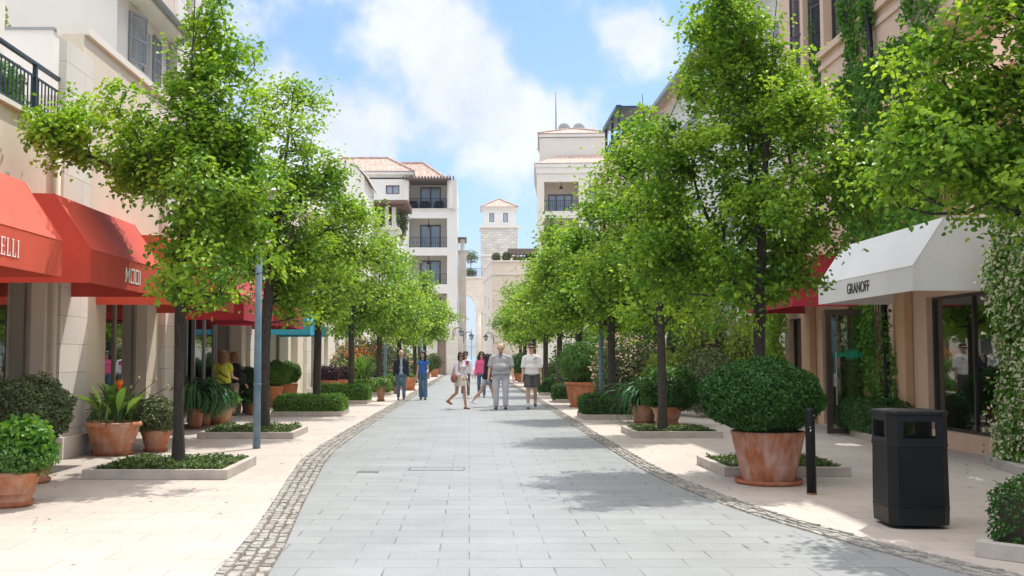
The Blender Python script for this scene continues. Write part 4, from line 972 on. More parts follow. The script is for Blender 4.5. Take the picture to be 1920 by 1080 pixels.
# projecting glazed porch in front: camera-facing open door leaf with green lettering
dr = window(bp, (6.82, 20.4, .03), 'y', .92, 2.36, 0, plain('dark_brown_door_frame', (.05,.032,.025), .5), M_glass, fw=.1, name='open_glass_door')
mb = MB(); mb.tube([(.16, -.06, .55), (.16, -.06, 1.55)], .012, 8); mb.build('handle', plain('steel_handle', (.5,.5,.5), .3, metal=1), dr)
def text_obj(s, size, parent, mat, name='lettering', sx=1, ext=.004):
    c = bpy.data.curves.new(name, 'FONT'); c.body = s; c.size = size; c.extrude = ext; c.align_x = 'LEFT'
    t = bpy.data.objects.new('t', c); COL.objects.link(t); dg = bpy.context.evaluated_depsgraph_get()
    me = bpy.data.meshes.new_from_object(t.evaluated_get(dg)); bpy.data.objects.remove(t); me.materials.clear()
    o = link(name, me, parent, mats=[mat]); o.scale = (sx, 1, 1); return o
# leaf-shaped green emblem on the door glass
mb = MB()
for i in range(15):
    a = rng.uniform(-.5, .5); x = .14+.044*i; l = rng.uniform(.10, .19)*(1.35 if 5 < i < 11 else .8)
    mb.poly_prism([(x-.014, 0, -l*.5), (x+.02, 0, -l*.2), (x+.01+a*.02, 0, l*.6), (x-.02, 0, l*.2)], (0, .004, 0))
o = mb.build('door_emblem', M_letg, dr); o.location = (0, .02, 1.5)

def awning(xw, xf, y0, y1, mat, label, zb=2.39, zv=2.80, zt=3.5, flat=1.04, group=None, name='awning'):
    """box-shaped canvas awning: flat top at the wall, sloping front, straight valance"""
    s = 1 if xf > xw else -1
    r = empty(name, (xw, (y0+y1)/2, zb), label, 'awning', group)
    xs = xw + s*flat; t = .012
    prof = [(xw, zt), (xs, zt-.02), (xf, zv), (xf, zb)]
    mb = MB(); n = 7
    def off(p, k): return p
    inner = [(xw, zt-t), (xs-s*t*.4, zt-.02-t), (xf-s*t, zv-t*.3), (xf-s*t, zb)]
    nn = 12
    for i in range(nn):
        a, b = y0+(y1-y0)*i/nn, y0+(y1-y0)*(i+1)/nn
        for k in range(3):
            p, q = prof[k], prof[k+1]; pi, qi = inner[k], inner[k+1]
            m_ = 4
            for j in range(m_):
                def S(p, q, u, y): # slight sag between the ribs on the slope
                    sag = -.018*math.sin(math.pi*u)*abs(math.sin(math.pi*(y-y0)/(y1-y0)*3)) if k == 1 else 0
                    return (p[0]+(q[0]-p[0])*u, y, p[1]+(q[1]-p[1])*u+sag)
                u0, u1 = j/m_, (j+1)/m_
                mb.quad(S(p, q, u0, a), S(p, q, u1, a), S(p, q, u1, b), S(p, q, u0, b))
                mb.quad(S(pi, qi, u0, a), S(pi, qi, u0, b), S(pi, qi, u1, b), S(pi, qi, u1, a))
    me_o = mb.build('canopy', mat, r, world=True)
    side = [(xw, zb), (xw, zt), (xs, zt-.02), (xf, zv), (xf, zb)]
    for y, e in ((y0, .01), (y1-.01, .01)):
        mb = MB(); mb.poly_prism([(p[0], y, p[1]) for p in side], (0, e, 0)); mb.build('side_panel', mat, r, world=True)
    mb = MB()   # piping along edges and aluminium ribs
    for y in (y0, y1): mb.tube([(xs, y, zt-.02), (xf, y, zv), (xf, y, zb)], .008, 5)
    mb.tube([(xf, y0, zv), (xf, y1, zv)], .006, 5); mb.build('piping', mat, r, world=True)
    mb = MB()
    for k in range(4):
        y = y0+.05+(y1-y0-.1)*k/3; mb.tube([(xw+s*.02, y, zt-.06), (xs, y, zt-.07), (xf-s*.04, y, zv-.05), (xf-s*.04, y, zb+.03)], .015, 6)
    mb.tube([(xf-s*.04, y0+.05, zb+.03), (xf-s*.04, y1-.05, zb+.03)], .015, 6); mb.build('frame', plain('frame_grey', (.3,.3,.3), .5) if 'frame_grey' not in MT else MT['frame_grey'], r, world=True)
    return r
GA = 'awnings over the left shops'
A1 = awning(XL, -4.6, 8.8, 12.0, M_red2, 'red awning at the left edge, lettered ELLI in white on its valance', group=GA)
A2 = awning(XL, -4.6, 12.9, 16.0, M_red, 'red awning with white MOOI lettering, second from the left edge', group=GA)
A3 = awning(XL, -4.6, 17.4, 20.8, M_red2, 'orange-red awning behind the first left tree', zb=2.34, group=GA)
A4 = awning(XL, -4.6, 21.7, 25.0, M_crim, 'crimson awning above the two women at the shop door', zb=2.24, zv=2.66, zt=3.35, group=GA)
A5 = awning(XL, -4.6, 25.9, 29.4, M_crim, 'crimson awning behind the second left tree, farthest of the red ones', zb=2.24, zv=2.66, zt=3.35, group=GA)
A6 = awning(XL, -4.6, 30.8, 34.2, M_blue, 'turquoise awning on the left side beyond the crimson ones', zb=2.12, zv=2.42, zt=3.1, group=GA)
A7 = awning(XR, 6.3, 15.1, 19.2, M_wcan, 'white awning lettered GRANOFF over the shop window on the right', zb=2.43, zv=2.79)
A8_ = awning(XR, 6.3, 20.75, 24.3, M_crim, 'dark red awning on the right beyond the white one', zb=2.47, zv=2.8, zt=3.5)
def seg_letters(spec, parent, mat, name='lettering', th=.004):
    """letters from straight strokes in the y-z plane (x forward)"""
    mb = MB()
    for (y0, y1, z0, z1) in spec: mb.box(0, th, y0, y1, z0, z1)
    return mb.build(name, mat, parent, world=False)
# MOOI: reading direction on the left wall, seen from the street, runs towards larger Y
def letters_on(parent, X, Y, Z, spec, polys, mat, label=None):
    mb = MB()
    for (a, b, c, d) in spec: mb.box(X, X+.004, Y+a, Y+b, Z+c, Z+d)
    for pts in polys: mb.poly_prism([(X, Y+p[0], Z+p[1]) for p in pts], (.004, 0, 0))
    o = mb.build('lettering', mat, parent, world=True); return o
s = .028; h = .20
spec = []; polys = []
# M
polys += [[(0, 0), (s, 0), (s, h), (0, h)], [(.17-s, 0), (.17, 0), (.17, h), (.17-s, h)], [(s, h), (s, h-.06), (.085, .05), (.085, .1)], [(.17-s, h), (.17-s, h-.06), (.085, .05), (.085, .1)]]
for o_ in (.21, .41):
    spec += [(o_, o_+.16, 0, s*.8), (o_, o_+.16, h-s*.8, h), (o_, o_+s, s*.8, h-s*.8), (o_+.16-s, o_+.16, s*.8, h-s*.8)]
spec += [(.61, .61+s, 0, h)]
letters_on(A2, -4.595, 14.22, 2.49, spec, polys, M_letw)
w = .02; h = .18; spec = []
def E_(o): return [(o, o+w, 0, h), (o+w, o+.085, 0, .012), (o+w, o+.085, h-.012, h), (o+w, o+.065, h*.5-.006, h*.5+.006), (o+.079, o+.085, .012, .04), (o+.079, o+.085, h-.04, h-.012), (o-.012, o, 0, .01), (o-.012, o, h-.01, h)]
def L_(o): return [(o, o+w, 0, h), (o+w, o+.08, 0, .012), (o+.073, o+.08, .012, .045), (o-.012, o, 0, .01), (o-.012, o, h-.01, h), (o+w, o+w+.012, h-.01, h)]
def I_(o): return [(o, o+w, 0, h), (o-.012, o, 0, .01), (o-.012, o, h-.01, h), (o+w, o+w+.012, 0, .01), (o+w, o+w+.012, h-.01, h)]
spec = E_(0) + L_(.135) + L_(.26) + I_(.385)
letters_on(A1, -4.595, 10.42, 2.50, spec, [], M_letw)
t = text_obj('GRANOFF', .25, A7, M_letd, sx=.88); t.rotation_euler = (R(90), 0, R(-90)); t.location = (6.293, 17.75, 2.53); t.matrix_parent_inverse = wm(A7).inverted()

# ================================================================== STREET FURNITURE
def lamp_post(px, py, h, label, r=.062):
    g = gnd(px, py); p = empty('lamp_post', (g.x, g.y, 0), label, 'street lamp', 'blue-grey lamp posts with bell shades')
    MB().tube([(0, 0, 0), (0, 0, 1.0), (0, 0, h-.25)], [r, r*.97, r*.85], 16).build('pole', M_lamp, p, smooth=True)
    mb = MB(); mb.tube([(0, 0, h-.3), (0, -.0, h-.05), (.12, 0, h+.08), (.17, 0, h+.1)], .03, 8); mb.tube([(0, 0, 1.02), (0, 0, 1.06)], r*1.08, 16); mb.build('bracket', M_lamp, p, smooth=True)
    head = MB().lathe([(0, .27), (.05, .265), (.085, .22), (.095, .15), (.095, .06)], 20, (.14, 0, h-.05)).build('lamp_cap', M_lamp, p, smooth=True)
    MB().lathe([(.095, .06), (.17, -.02), (.245, -.08), (.25, -.10), (.24, -.095), (.16, -.035), (.0, .0)], 24, (.14, 0, h-.05)).build('lamp_shade', M_lampw, p, smooth=True)
    MB().lathe([(0, -.06), (.12, -.06), (.15, -.14), (.10, -.2), (0, -.22)], 16, (.14, 0, h-.05)).build('lamp_bowl', M_lampw, p, smooth=True)
    return p
lamp_post(481, 841, 4.35, 'blue-grey lamp post standing in front on the left pavement, its bell shade in the tree')
lamp_post(722, 736, 4.35, 'pale blue lamp post beside the agapanthus pot on the left pavement')
lamp_post(1128, 781, 4.35, 'blue-grey lamp post on the right behind the long box hedge')
lamp_post(1021, 731, 4.35, 'blue-grey lamp post behind the man in shorts on the right')
lamp_post(789.5, 716, 4.35, 'thin distant lamp post behind the blue-topped woman')
# black post on the right
g = Vector((7.58, 19.32, 0))
p = empty('black_post', (g.x, g.y, 0), 'tall black post against the peach wall at the far end of the white awning', 'post')
p.rotation_euler.y = -R(1.6)
mb = MB(); mb.tube([(0, 0, 0), (0, 0, 1.2), (0, 0, 5.3)], [.062, .058, .055], 16); mb.lathe([(.0, .0), (.11, .0), (.11, .05), (.065, .12)], 16); mb.build('pole', M_black, p, smooth=True)
MB().tube([(0, 0, 5.3), (0, 0, 5.34), (0, 0, 8.0)], [.075, .065, .05], 16).build('upper_pole', M_black, p, smooth=True)
# bollard
g = gnd(1522, 927)
p = empty('bollard', (g.x, g.y, 0), 'black metal bollard between the big ball-shrub pot and the litter bin', 'bollard'); p.rotation_euler.y = -R(.3)
MB().lathe([(0, .005), (.052, .005), (.052, .90), (.050, .915), (.040, .93), (.02, .936), (0, .937)], 24).build('post', M_black, p, smooth=True)
mb = MB(); mb.lathe([(.054, 0), (.054, .02)], 24); mb.build('base_ring', plain('rusty_base', (.25,.12,.06), .8), p)
mb = MB()
for (a, z, r_) in ((-1.75, .70, .008), (-1.85, .73, .006), (-1.8, .685, .005), (-.9, .855, .006)): mb.ell((.052*math.cos(a), .052*math.sin(a), z), (r_, .003, r_), 8, 4)
mb.build('paint_chips', M_letw, p)
# litter bin: square body with chamfered corners
def litter_bin():
    g = gnd(1710, 985); p = empty('litter_bin', (g.x, g.y+.02, 0), 'black square litter bin with open slots under its flat lid', 'litter bin'); p.rotation_euler = (0, 0, R(-2))
    def octo(hw, c): return [(-hw+c,-hw),(hw-c,-hw),(hw,-hw+c),(hw,hw-c),(hw-c,hw),(-hw+c,hw),(-hw,hw-c),(-hw,-hw+c)]
    def ring(mb, prof, cap=True):
        n = 8; vs = []
        for (hw, c, z) in prof: vs += [(x, y, z) for x, y in octo(hw, c)]
        fs = [(i*n+k, i*n+(k+1) % n, (i+1)*n+(k+1) % n, (i+1)*n+k) for i in range(len(prof)-1) for k in range(n)]
        if cap: fs += [tuple(range(n))[::-1], tuple(range((len(prof)-1)*n, len(prof)*n))]
        mb.add(vs, fs)
    H = .27; mb = MB()
    ring(mb, [(H*.94, .06, .03), (H*.97, .07, .035), (H*.985, .07, .17), (H*.985, .07, .175)]); mb.build('plinth', M_black, p)
    mb = MB(); ring(mb, [(H*.975, .07, .176), (H*.985, .07, .20), (H*.965, .07, .70), (H*.98, .07, .715)]); mb.build('body', M_binp, p)
    mb = MB(); ring(mb, [(H*1.0, .075, .172), (H*1.0, .075, .186)]); ring(mb, [(H*.995, .075, .712), (H*.995, .075, .732)]); mb.build('band', M_black, p)
    # slotted collar: corner posts and rails leave real openings
    mb = MB(); z0, z1 = .732, .985; hw = H*.975; c = .07
    for sx in (-1, 1):
        for sy in (-1, 1):
            mb.poly_prism([(sx*(hw-.12), sy*hw, z0), (sx*(hw-c), sy*hw, z0), (sx*hw, sy*(hw-c), z0), (sx*hw, sy*(hw-.12), z0), (sx*(hw-.03), sy*(hw-.12), z0), (sx*(hw-.12), sy*(hw-.03), z0)], (0, 0, z1-z0))
    L_ = hw-.1201
    for k in range(4):
        for (a, b) in ((z0, z0+.05), (z1-.055, z1)):
            if k == 0: mb.box(-L_, L_, -hw, -hw+.03, a, b)
            if k == 1: mb.box(-L_, L_, hw-.03, hw, a, b)
            if k == 2: mb.box(-hw, -hw+.03, -L_, L_, a, b)
            if k == 3: mb.box(hw-.03, hw, -L_, L_, a, b)
    mb.build('collar', M_black, p)
    mb = MB(); ring(mb, [(H*.99, .075, .9855), (H*1.02, .08, .99), (H*1.02, .08, 1.012), (H*1.0, .08, 1.02), (H*.6, .05, 1.03)]); mb.build('lid', M_black, p)
    mb = MB(); mb.box(-hw+.035, -hw+.20, -hw+.12, hw-.12, .733, .742); mb.box(-.1, .2, -.2, .2, .7325, .75); mb.build('liner', M_letw if False else plain('pale_liner', (.5,.52,.55), .5), p)
    mb = MB(); mb.box(hw*.52, hw-.075, -hw-.012, -hw-.002, .2, .7); mb.box(-hw+.09, -hw+.10, -hw-.006, -hw+.01, .19, .98)
    for z in (.25, .5, .9): mb.tube([(-hw+.085, -hw-.008, z), (-hw+.085, -hw-.008, z+.05)], .009, 8)
    mb2 = MB(); mb2.box(-hw+.088, -hw+.098, -hw-.006, -hw+.004, .19, .72)
    for z in (.25, .62): mb2.tube([(-hw+.085, -hw-.006, z), (-hw+.085, -hw-.006, z+.05)], .009, 8)
    mb2.build('hinge', M_black, p)
litter_bin()
def wall_lantern(px, py, Y, label, s=1):
    q = at(px, py, Y); p = empty('wall_lantern', (q.x, q.y, q.z), label, 'wall lantern', 'distant wrought iron lanterns')
    mb = MB(); mb.tube([(-s*.9, 0, -.7), (-s*.9, 0, .2), (-s*.6, 0, .55), (-s*.2, 0, .6), (0, 0, .42)], .04, 6); mb.tube([(-s*.9, 0, -.2), (-s*.6, 0, .05), (-s*.65, 0, .3)], .025, 5); mb.build('bracket', M_black, p)
    mb = MB(); mb.lathe([(0, .42), (.12, .36), (.3, .2), (.3, .16), (.26, .15)], 8); mb.lathe([(.0, -.3), (.12, -.3), (.14, -.26)], 8)
    for k in range(4): a = k*math.pi/2+.4; mb.tube([(.27*math.cos(a), .27*math.sin(a), .16), (.13*math.cos(a), .13*math.sin(a), -.27)], .018, 4)
    mb.build('lantern_frame', M_black, p); MB().lathe([(.24, .15), (.11, -.26)], 8).build('lantern_glass', MT.get('lantern_glass') or plain('lantern_glass', (.4,.42,.42), .2), p); p.scale = (.75, .75, .75)
wall_lantern(865.5, 625, 84, 'double wrought iron lantern on the corner of the white block, the highest one')
wall_lantern(884, 632, 92, 'wrought iron lantern seen against the sky in the street gap')
wall_lantern(911, 634, 90, 'wrought iron lantern beside the stone wing, curved arm to the right', -1)
p_ = empty('corner_buttress', (-1.1, 85, 0), 'pale stone corner pier with a lantern at the end of the left row', 'pier')
MB().box(at(838, 600, 85.5).x, at(857, 600, 85.5).x, 85.5, 89.9, 0, at(850, 612, 85.5).z).build('pier', M_stone, p_, world=True)
q = at(866, 600, 92.0); p_ = empty('lantern_pier', (q.x, 92, 0), 'narrow stone pier carrying a lantern in the street gap', 'pier')
MB().box(at(858, 600, 93).x, at(868, 600, 93).x, 93, 95, 0, at(860, 630, 93).z).build('pier', M_stone, p_, world=True)
# tall boat mast lines beyond the arch
q = at(884, 665, 170); b = empty('moored_boat', (q.x, 170, -1.2), 'distant sailing boat mast seen through the arch over the water', 'boat')
mb = MB(); mb.poly_prism([(-2.5, 0, 0), (2.2, 0, 0), (3.2, 0, .9), (-2.7, 0, .9)], (0, 1.6, 0)); mb.build('hull', M_white, b); mb = MB(); mb.tube([(0, .8, .9), (0, .8, 7)], .06, 5); mb.tube([(-1.6, .8, 4.2), (1.6, .8, 4.2)], .04, 5); mb.build('mast', M_greyfr, b)

# ================================================================== TREE PLANTERS, HEDGES, TREES
def planter(x0, x1, y0, y1, label, h=.12, rz=0, org=None):
    t = .09; lx, ly = x1-x0, y1-y0
    p = empty('tree_planter', ((x0+x1)/2, (y0+y1)/2, 0) if org is None else org, label, 'planter', 'stone-kerbed tree planters', rz)
    mb = MB(); a, b = lx/2, ly/2
    mb.box(-a, a, -b, -b+t, 0, h); mb.box(-a, a, b-t, b, 0, h); mb.box(-a, -a+t, -b+t+.001, b-t-.001, 0, h); mb.box(a-t, a, -b+t+.001, b-t-.001, 0, h)
    o = mb.build('kerb', M_kerb, p, bevel=.006)
    MB().box(-a+t, a-t, -b+t, b-t, 0, h*.7).build('soil', M_soil, p)
    return p
PL = [(-4.72, -2.95, 13.1, 14.9), (-4.95, -3.2, 19.5, 21.3), (-4.97, -3.2, 26.8, 28.6), (-4.95, -3.22, 33.7, 35.4), (-4.7, -3.0, 41.2, 42.9), (-4.4, -2.8, 49.2, 50.9)]
PLn = ['nearest left', 'second left', 'third left', 'fourth left', 'fifth left', 'sixth left']
for (a, n_) in zip(PL, PLn): planter(*a, '%s kerbed planter at the foot of its tree, counted from the camera' % n_)
PRr = [(3.17, 4.76, 13.4, 15.0), (3.02, 4.66, 19.7, 21.4), (2.72, 4.4, 25.4, 27.1), (2.8, 4.4, 34.6, 36.3), (2.75, 4.3, 41, 42.6), (2.7, 4.3, 48, 49.6)]
for (a, n_) in zip(PRr, ['right kerbed planter just behind the big ball-shrub pot', 'right kerbed planter in front of the round pittosporum pot', 'right kerbed planter filled by the long box hedge', 'right kerbed planter left of the oleander pot', 'right kerbed planter behind the oleander pot', 'farthest right kerbed planter']): planter(*a, n_)
c0, s0 = math.cos(R(-47)), math.sin(R(-47))
cx_, cy_ = 3.79 + .8*(.68) + .8*.73, 8.1 - .8*.73 + .8*.68
planter(-.8, .8, -.8, .8, 'kerbed planter cut by the lower right corner of the picture', org=(cx_, cy_, 0), rz=R(-47))
box_hedge('box_hedge', cx_+.05, cy_+.06, .085, 1.46, 1.46, .42, 10000, .032, M_box, 'clipped box hedge in the corner planter at the lower right', None, 61, R(-47))
GH = 'clipped box hedges in the planters'
box_hedge('box_hedge', -4.08, 27.7, .085, 1.62, 1.6, .36, 9000, .05, M_boxb, 'bright green box hedge around the third left tree', GH, 62)
box_hedge('box_hedge', -4.08, 34.55, .085, 1.6, 1.55, .45, 8000, .06, M_boxb, 'box hedge around the fourth left tree', GH, 63)
box_hedge('box_hedge', 3.56, 26.25, .085, 1.55, 1.55, .42, 9000, .05, M_box, 'long dark box hedge on the right under the lamp post', GH, 64)
box_hedge('box_hedge', 3.5, 35.45, .085, 1.35, 1.5, .45, 6000, .06, M_box, 'dark box hedge half hidden by the oleander pot', GH, 65)
box_hedge('box_hedge', 3.45, 41.8, .085, 1.3, 1.4, .5, 4000, .08, M_box, 'far dark box hedge left of the oleander pot', GH, 66)
box_hedge('box_hedge', 3.4, 48.8, .085, 1.3, 1.4, .5, 3000, .09, M_box, 'farthest box hedge on the right by the bowls', GH, 67)
box_hedge('box_hedge', -3.85, 42.0, .085, 1.4, 1.5, .4, 4000, .08, M_boxb, 'far box hedge at the fifth left tree', GH, 68)
cover('ground_cover', -3.83, 14.0, .08, 1.56, 1.6, 5200, .05, .11, M_cover, 'low succulent ground cover in the nearest left planter', 71)
cover('ground_cover', -4.07, 20.4, .08, 1.54, 1.6, 3600, .055, .13, M_cover, 'low ground cover in the second left planter', 72)
cover('ground_cover', 3.96, 14.2, .08, 1.4, 1.4, 4200, .045, .10, M_cover, 'low ground cover behind the big ball-shrub pot', 73)
cover('ground_cover', 3.84, 20.55, .08, 1.44, 1.5, 3600, .05, .11, M_cover, 'low variegated ground cover in front of the round pittosporum pot', 74)
cover('ground_cover', -3.6, 50, .08, 1.4, 1.5, 900, .08, .11, M_cover, 'low ground cover in the sixth left planter', 75)
# wall bed on the right with hedge, bed under the jasmine
p = empty('planting_bed', (7.3, 19.6, 0), 'low kerbed bed with a hedge beside the open glass door', 'planting bed')
mb = MB(); mb.poly_prism([(7.28, 20.9, 0), (7.02, 18.5, 0), (7.78, 18.5, 0), (7.78, 20.9, 0)], (0, 0, .12)); mb.build('kerb', M_kerb, p, world=True, bevel=.006)
box_hedge('box_hedge', 7.42, 19.7, .12, .55, 2.1, .55, 5000, .05, M_box, 'small dark hedge in the wall bed beside the open glass door', None, 69)
p = empty('planting_bed', (7.3, 13.8, 0), 'low kerbed bed under the white-flowering climber at the right edge', 'planting bed')
mb = MB(); mb.poly_prism([(7.18, 15.0, 0), (6.5, 11.6, 0), (7.78, 11.6, 0), (7.78, 15.0, 0)], (0, 0, .13)); mb.build('kerb', M_kerb, p, world=True, bevel=.006)

def lobes_from(px0, Y, L):
    k = Y/F; rs = np.random.RandomState(int(px0)); out = []
    for i, (a, b, r_) in enumerate(L):
        yo = rs.uniform(-.55, .55)*(1.3 if abs(a-px0)*k < 1 else .6) if i > 0 else 0
        p_ = at(a, b, Y); q_ = at(px0, 640, Y); out.append((p_.x-q_.x, yo, p_.z, r_*k, min(r_*k*1.15, 1.3), r_*k*.92))
    return out
GL, GR = 'trees of the left row', 'trees of the right row'
make_tree('street_tree', (-3.8, 14.05, .06), lobes_from(338, 14.05, [(345, 300, 95), (400, 380, 78), (390, 230, 84), (440, 350, 55), (375, 455, 46), (445, 440, 62), (480, 400, 36), (484, 490, 34), (385, 150, 66), (385, 95, 45), (382, 30, 38), (365, -25, 26), (215, 225, 46), (150, 245, 46), (100, 262, 36), (50, 308, 16), (265, 310, 20), (470, 335, 28), (200, 190, 28), (255, 290, 60), (440, 275, 66), (435, 165, 26), (350, 545, 28), (425, 530, 58), (240, 390, 16)]),
    560, 30000, .074, .074, 1.75, 11, M_leaf, 'nearest left tree, with a long bough reaching over the red awnings', GL)
make_tree('street_tree', (-3.9, 20.4, .06), lobes_from(495, 20.4, [(530, 330, 70), (525, 240, 48), (560, 400, 75), (610, 330, 38), (480, 420, 70), (520, 500, 70), (585, 490, 62), (545, 175, 30), (618, 268, 24), (450, 500, 45), (555, 560, 40), (500, 190, 22), (640, 400, 30)]),
    330, 17000, .085, .10, 1.95, 12, M_leaf, 'second left tree, behind the blue-grey lamp post', GL, density=.15)
make_tree('street_tree', (-3.95, 27.7, .06), lobes_from(595, 27.7, [(620, 470, 60), (655, 430, 55), (600, 530, 60), (680, 400, 30), (665, 530, 58), (560, 570, 42), (690, 480, 42), (640, 585, 40), (640, 390, 26), (550, 500, 40)]),
    230, 10500, .10, .105, 2.2, 13, M_leaf2, 'third left tree, rising from the bright box hedge', GL, density=.18)
make_tree('street_tree', (-3.84, 34.6, .06), lobes_from(658, 34.6, [(680, 520, 52), (715, 470, 36), (680, 575, 45), (730, 545, 40), (648, 600, 34), (700, 430, 22), (650, 540, 40)]),
    170, 7000, .11, .10, 2.3, 14, M_leaf2, 'fourth left tree, beside the orange-flowered strap plants', GL, density=.2)
make_tree('street_tree', (3.9, 14.4, .06), lobes_from(1420, 14.4, [(1400, 300, 120), (1380, 120, 82), (1395, 60, 55), (1345, 70, 45), (1335, 30, 50), (1420, 30, 48), (1400, 210, 110), (1300, 290, 82), (1485, 250, 78), (1245, 375, 70), (1400, 400, 118), (1545, 350, 75), (1600, 420, 38), (1505, 440, 66), (1300, 490, 90), (1420, 520, 72), (1225, 500, 50), (1652, 462, 15), (1350, 560, 50), (1470, -20, 30), (1560, 250, 34), (1190, 420, 34), (1200, 560, 30), (1290, 110, 30), (1455, 525, 30)]),
    680, 41000, .071, .085, 1.75, 21, M_leaf, 'big right tree rising behind the ball-shrub pot', GR)
make_tree('street_tree', (3.66, 20.3, .06), lobes_from(1240, 20.3, [(1200, 420, 70), (1170, 330, 50), (1222, 222, 30), (1190, 200, 22), (1230, 300, 48), (1190, 480, 70), (1135, 500, 52), (1240, 500, 75), (1150, 560, 42), (1230, 585, 38), (1290, 560, 40), (1130, 420, 34), (1300, 470, 50)]),
    330, 17000, .085, .085, 2.0, 22, M_leaf, 'second right tree, thin-trunked beside the round pittosporum', GR, density=.15)
make_tree('street_tree', (3.52, 26.3, .06), lobes_from(1148, 26.3, [(1115, 470, 58), (1115, 400, 38), (1080, 440, 32), (1100, 530, 58), (1165, 530, 52), (1065, 575, 40), (1150, 590, 34), (1190, 570, 30)]),
    230, 11000, .095, .10, 2.3, 23, M_leaf, 'third right tree, rising from the long box hedge', GR, density=.17)
make_tree('street_tree', (3.45, 33.5, .06), lobes_from(1087, 33.5, [(1075, 500, 46), (1060, 455, 30), (1045, 545, 40), (1090, 560, 45), (1055, 595, 30), (1110, 510, 36), (1030, 500, 26)]),
    190, 9000, .11, .11, 2.3, 24, M_leaf2, 'fourth right tree, above the oleander pot', GR, density=.2)
GENL = [(0, 0, 3.6, 1.35, 1.3, 1.1), (-.5, .2, 2.9, 1.1, 1.1, .7), (.6, -.2, 3.1, 1.1, 1.1, .8), (.2, .1, 4.7, .9, .9, .9), (.15, 0, 5.6, .55, .5, .6), (-.6, -.4, 4.1, .8, .8, .7), (.9, .4, 4.0, .7, .7, .6), (-.9, .3, 3.5, .6, .7, .5)]
GENR = [(x*-1.05, y, z*.98, a*1.05, b, c) for (x, y, z, a, b, c) in GENL]
tg = make_tree('street_tree', (-3.55, 42.0, .06), GENL, 190, 8000, .13, .11, 2.3, 31, M_leaf2, 'fifth left tree, behind the lamp post in the left row', GL, density=.22)
tg2 = make_tree('street_tree', (3.4, 40.5, .06), GENR, 190, 8000, .13, .11, 2.3, 32, M_leaf2, 'fifth right tree, trunk seen behind the man in shorts', GR, density=.22)
for i, (src, x, y, rz, sc, lab, gq) in enumerate([
    (tg2, -3.3, 50.0, 1.2, 1.0, 'sixth left tree, behind the navy-jacketed man', GL), (tg, -2.95, 58.0, 2.6, 1.04, 'seventh left tree, above the man in the navy jacket', GL), (tg2, -2.75, 66.0, 4.0, 1.08, 'last tree of the left row, by the far stone corner', GL), (tg, -3.5, 74.0, 5, 1.0, 'left tree hidden at the very end of the row', GL),
    (tg, 3.4, 47.5, .8, 1.02, 'sixth right tree, between the far bowls and the fifth tree', GR), (tg2, 3.3, 54.5, 2.1, 1.03, 'seventh right tree, near the end of the right row', GR), (tg, 3.2, 61.5, 3.6, 1.06, 'eighth right tree of the row', GR), (tg2, 3.3, 69, 5.1, 1.0, 'last tree of the right row, touching the stone wing in view', GR),
    (tg, 6.4, 36.0, 2.2, .9, 'garden tree right of the row, behind the golden shrubs', 'garden trees before the right building'), (tg2, 6.9, 44, 3.2, .95, 'second garden tree farther back before the right building', 'garden trees before the right building')]):
    c = copy_tree(src); c.location = (x, y, .06); c.rotation_euler.z = rz; c.scale = (sc, sc, sc); c['label'] = lab; c['group'] = gq
make_tree('street_tree', (5.5, 9.6, .06), lobes_from(2025, 9.6, [(1860, 200, 110), (1850, 60, 80), (1790, 115, 50), (1770, 225, 66), (1685, 270, 44), (1865, 320, 52), (1745, 315, 44), (1800, 350, 46), (1875, 362, 42), (1705, 340, 38), (1650, 235, 26), (1930, 20, 90), (1990, 250, 110), (1960, 130, 90), (1900, -80, 90), (1640, 310, 16), (2040, 120, 100), (1950, 330, 60)]),
    380, 21500, .068, .10, 2.05, 41, M_leaf, 'foreground tree leaning into the upper right corner', GR, density=.12)
MT['pear_leaf']
# ================================================================== CLIMBERS
def vine(name, pts_fn, n, size, mat, label, seed, flowers=0, fmat=None, cat='climber', out=(-1, 0, 0), stems=None, droop=1.2):
    rs = np.random.RandomState(seed); P = pts_fn(n, rs); r = empty(name, tuple(P.mean(0)*np.array([1, 1, 0])), label, cat)
    P2 = P - np.array(r.location)
    me = leaves_mesh('foliage', P2, np.tile(out, (n, 1)), size, rs, up=.35, outw=.9, rnd=.6, droop=droop, width=.75); link('foliage', me, r, mats=[mat])
    if flowers:
        idx = rs.choice(n, flowers); c = P2[idx] + np.array(out)*rs.uniform(.02, .12, (flowers, 1)) + rs.normal(size=(flowers, 3))*.02
        k = 5; PP = np.repeat(c, k, 0); T = rs.normal(size=(flowers*k, 3))
        me = leaves_mesh('flowers', PP, np.tile(out, (flowers*k, 1)), .036, rs, up=.2, outw=1, rnd=.5, width=.8, tdir=T, full=False); link('flowers', me, r, mats=[fmat])
    if stems:
        mb = MB()
        for s_ in stems: mb.tube([np.array(q)-np.array(r.location) for q in s_], .013, 5)
        mb.build('stem', M_bark, r)
    return r
def sheet_fn(x, y0, y1, z0, z1, dx, wob=.15, strands=0):
    def f(n, rs):
        if strands:
            sy = rs.uniform(y0, y1, strands); sz = rs.uniform(z0, z0+(z1-z0)*.6, strands); k = rs.randint(0, strands, n)
            z = sz[k] + (z1-sz[k])*rs.uniform(0, 1, n); y = sy[k] + rs.normal(0, .07, n) + .1*np.sin(z*2+k)
        else:
            z = rs.uniform(z0, z1, n); y = rs.uniform(y0, y1, n) + wob*np.sin(z*3.1)*1.0
        x_ = x - np.abs(rs.normal(0, dx, n)) - dx*.8*(np.sin(y*5)*np.sin(z*4)+.6).clip(0, 2)
        return np.stack([x_, y, z], 1)
    return f
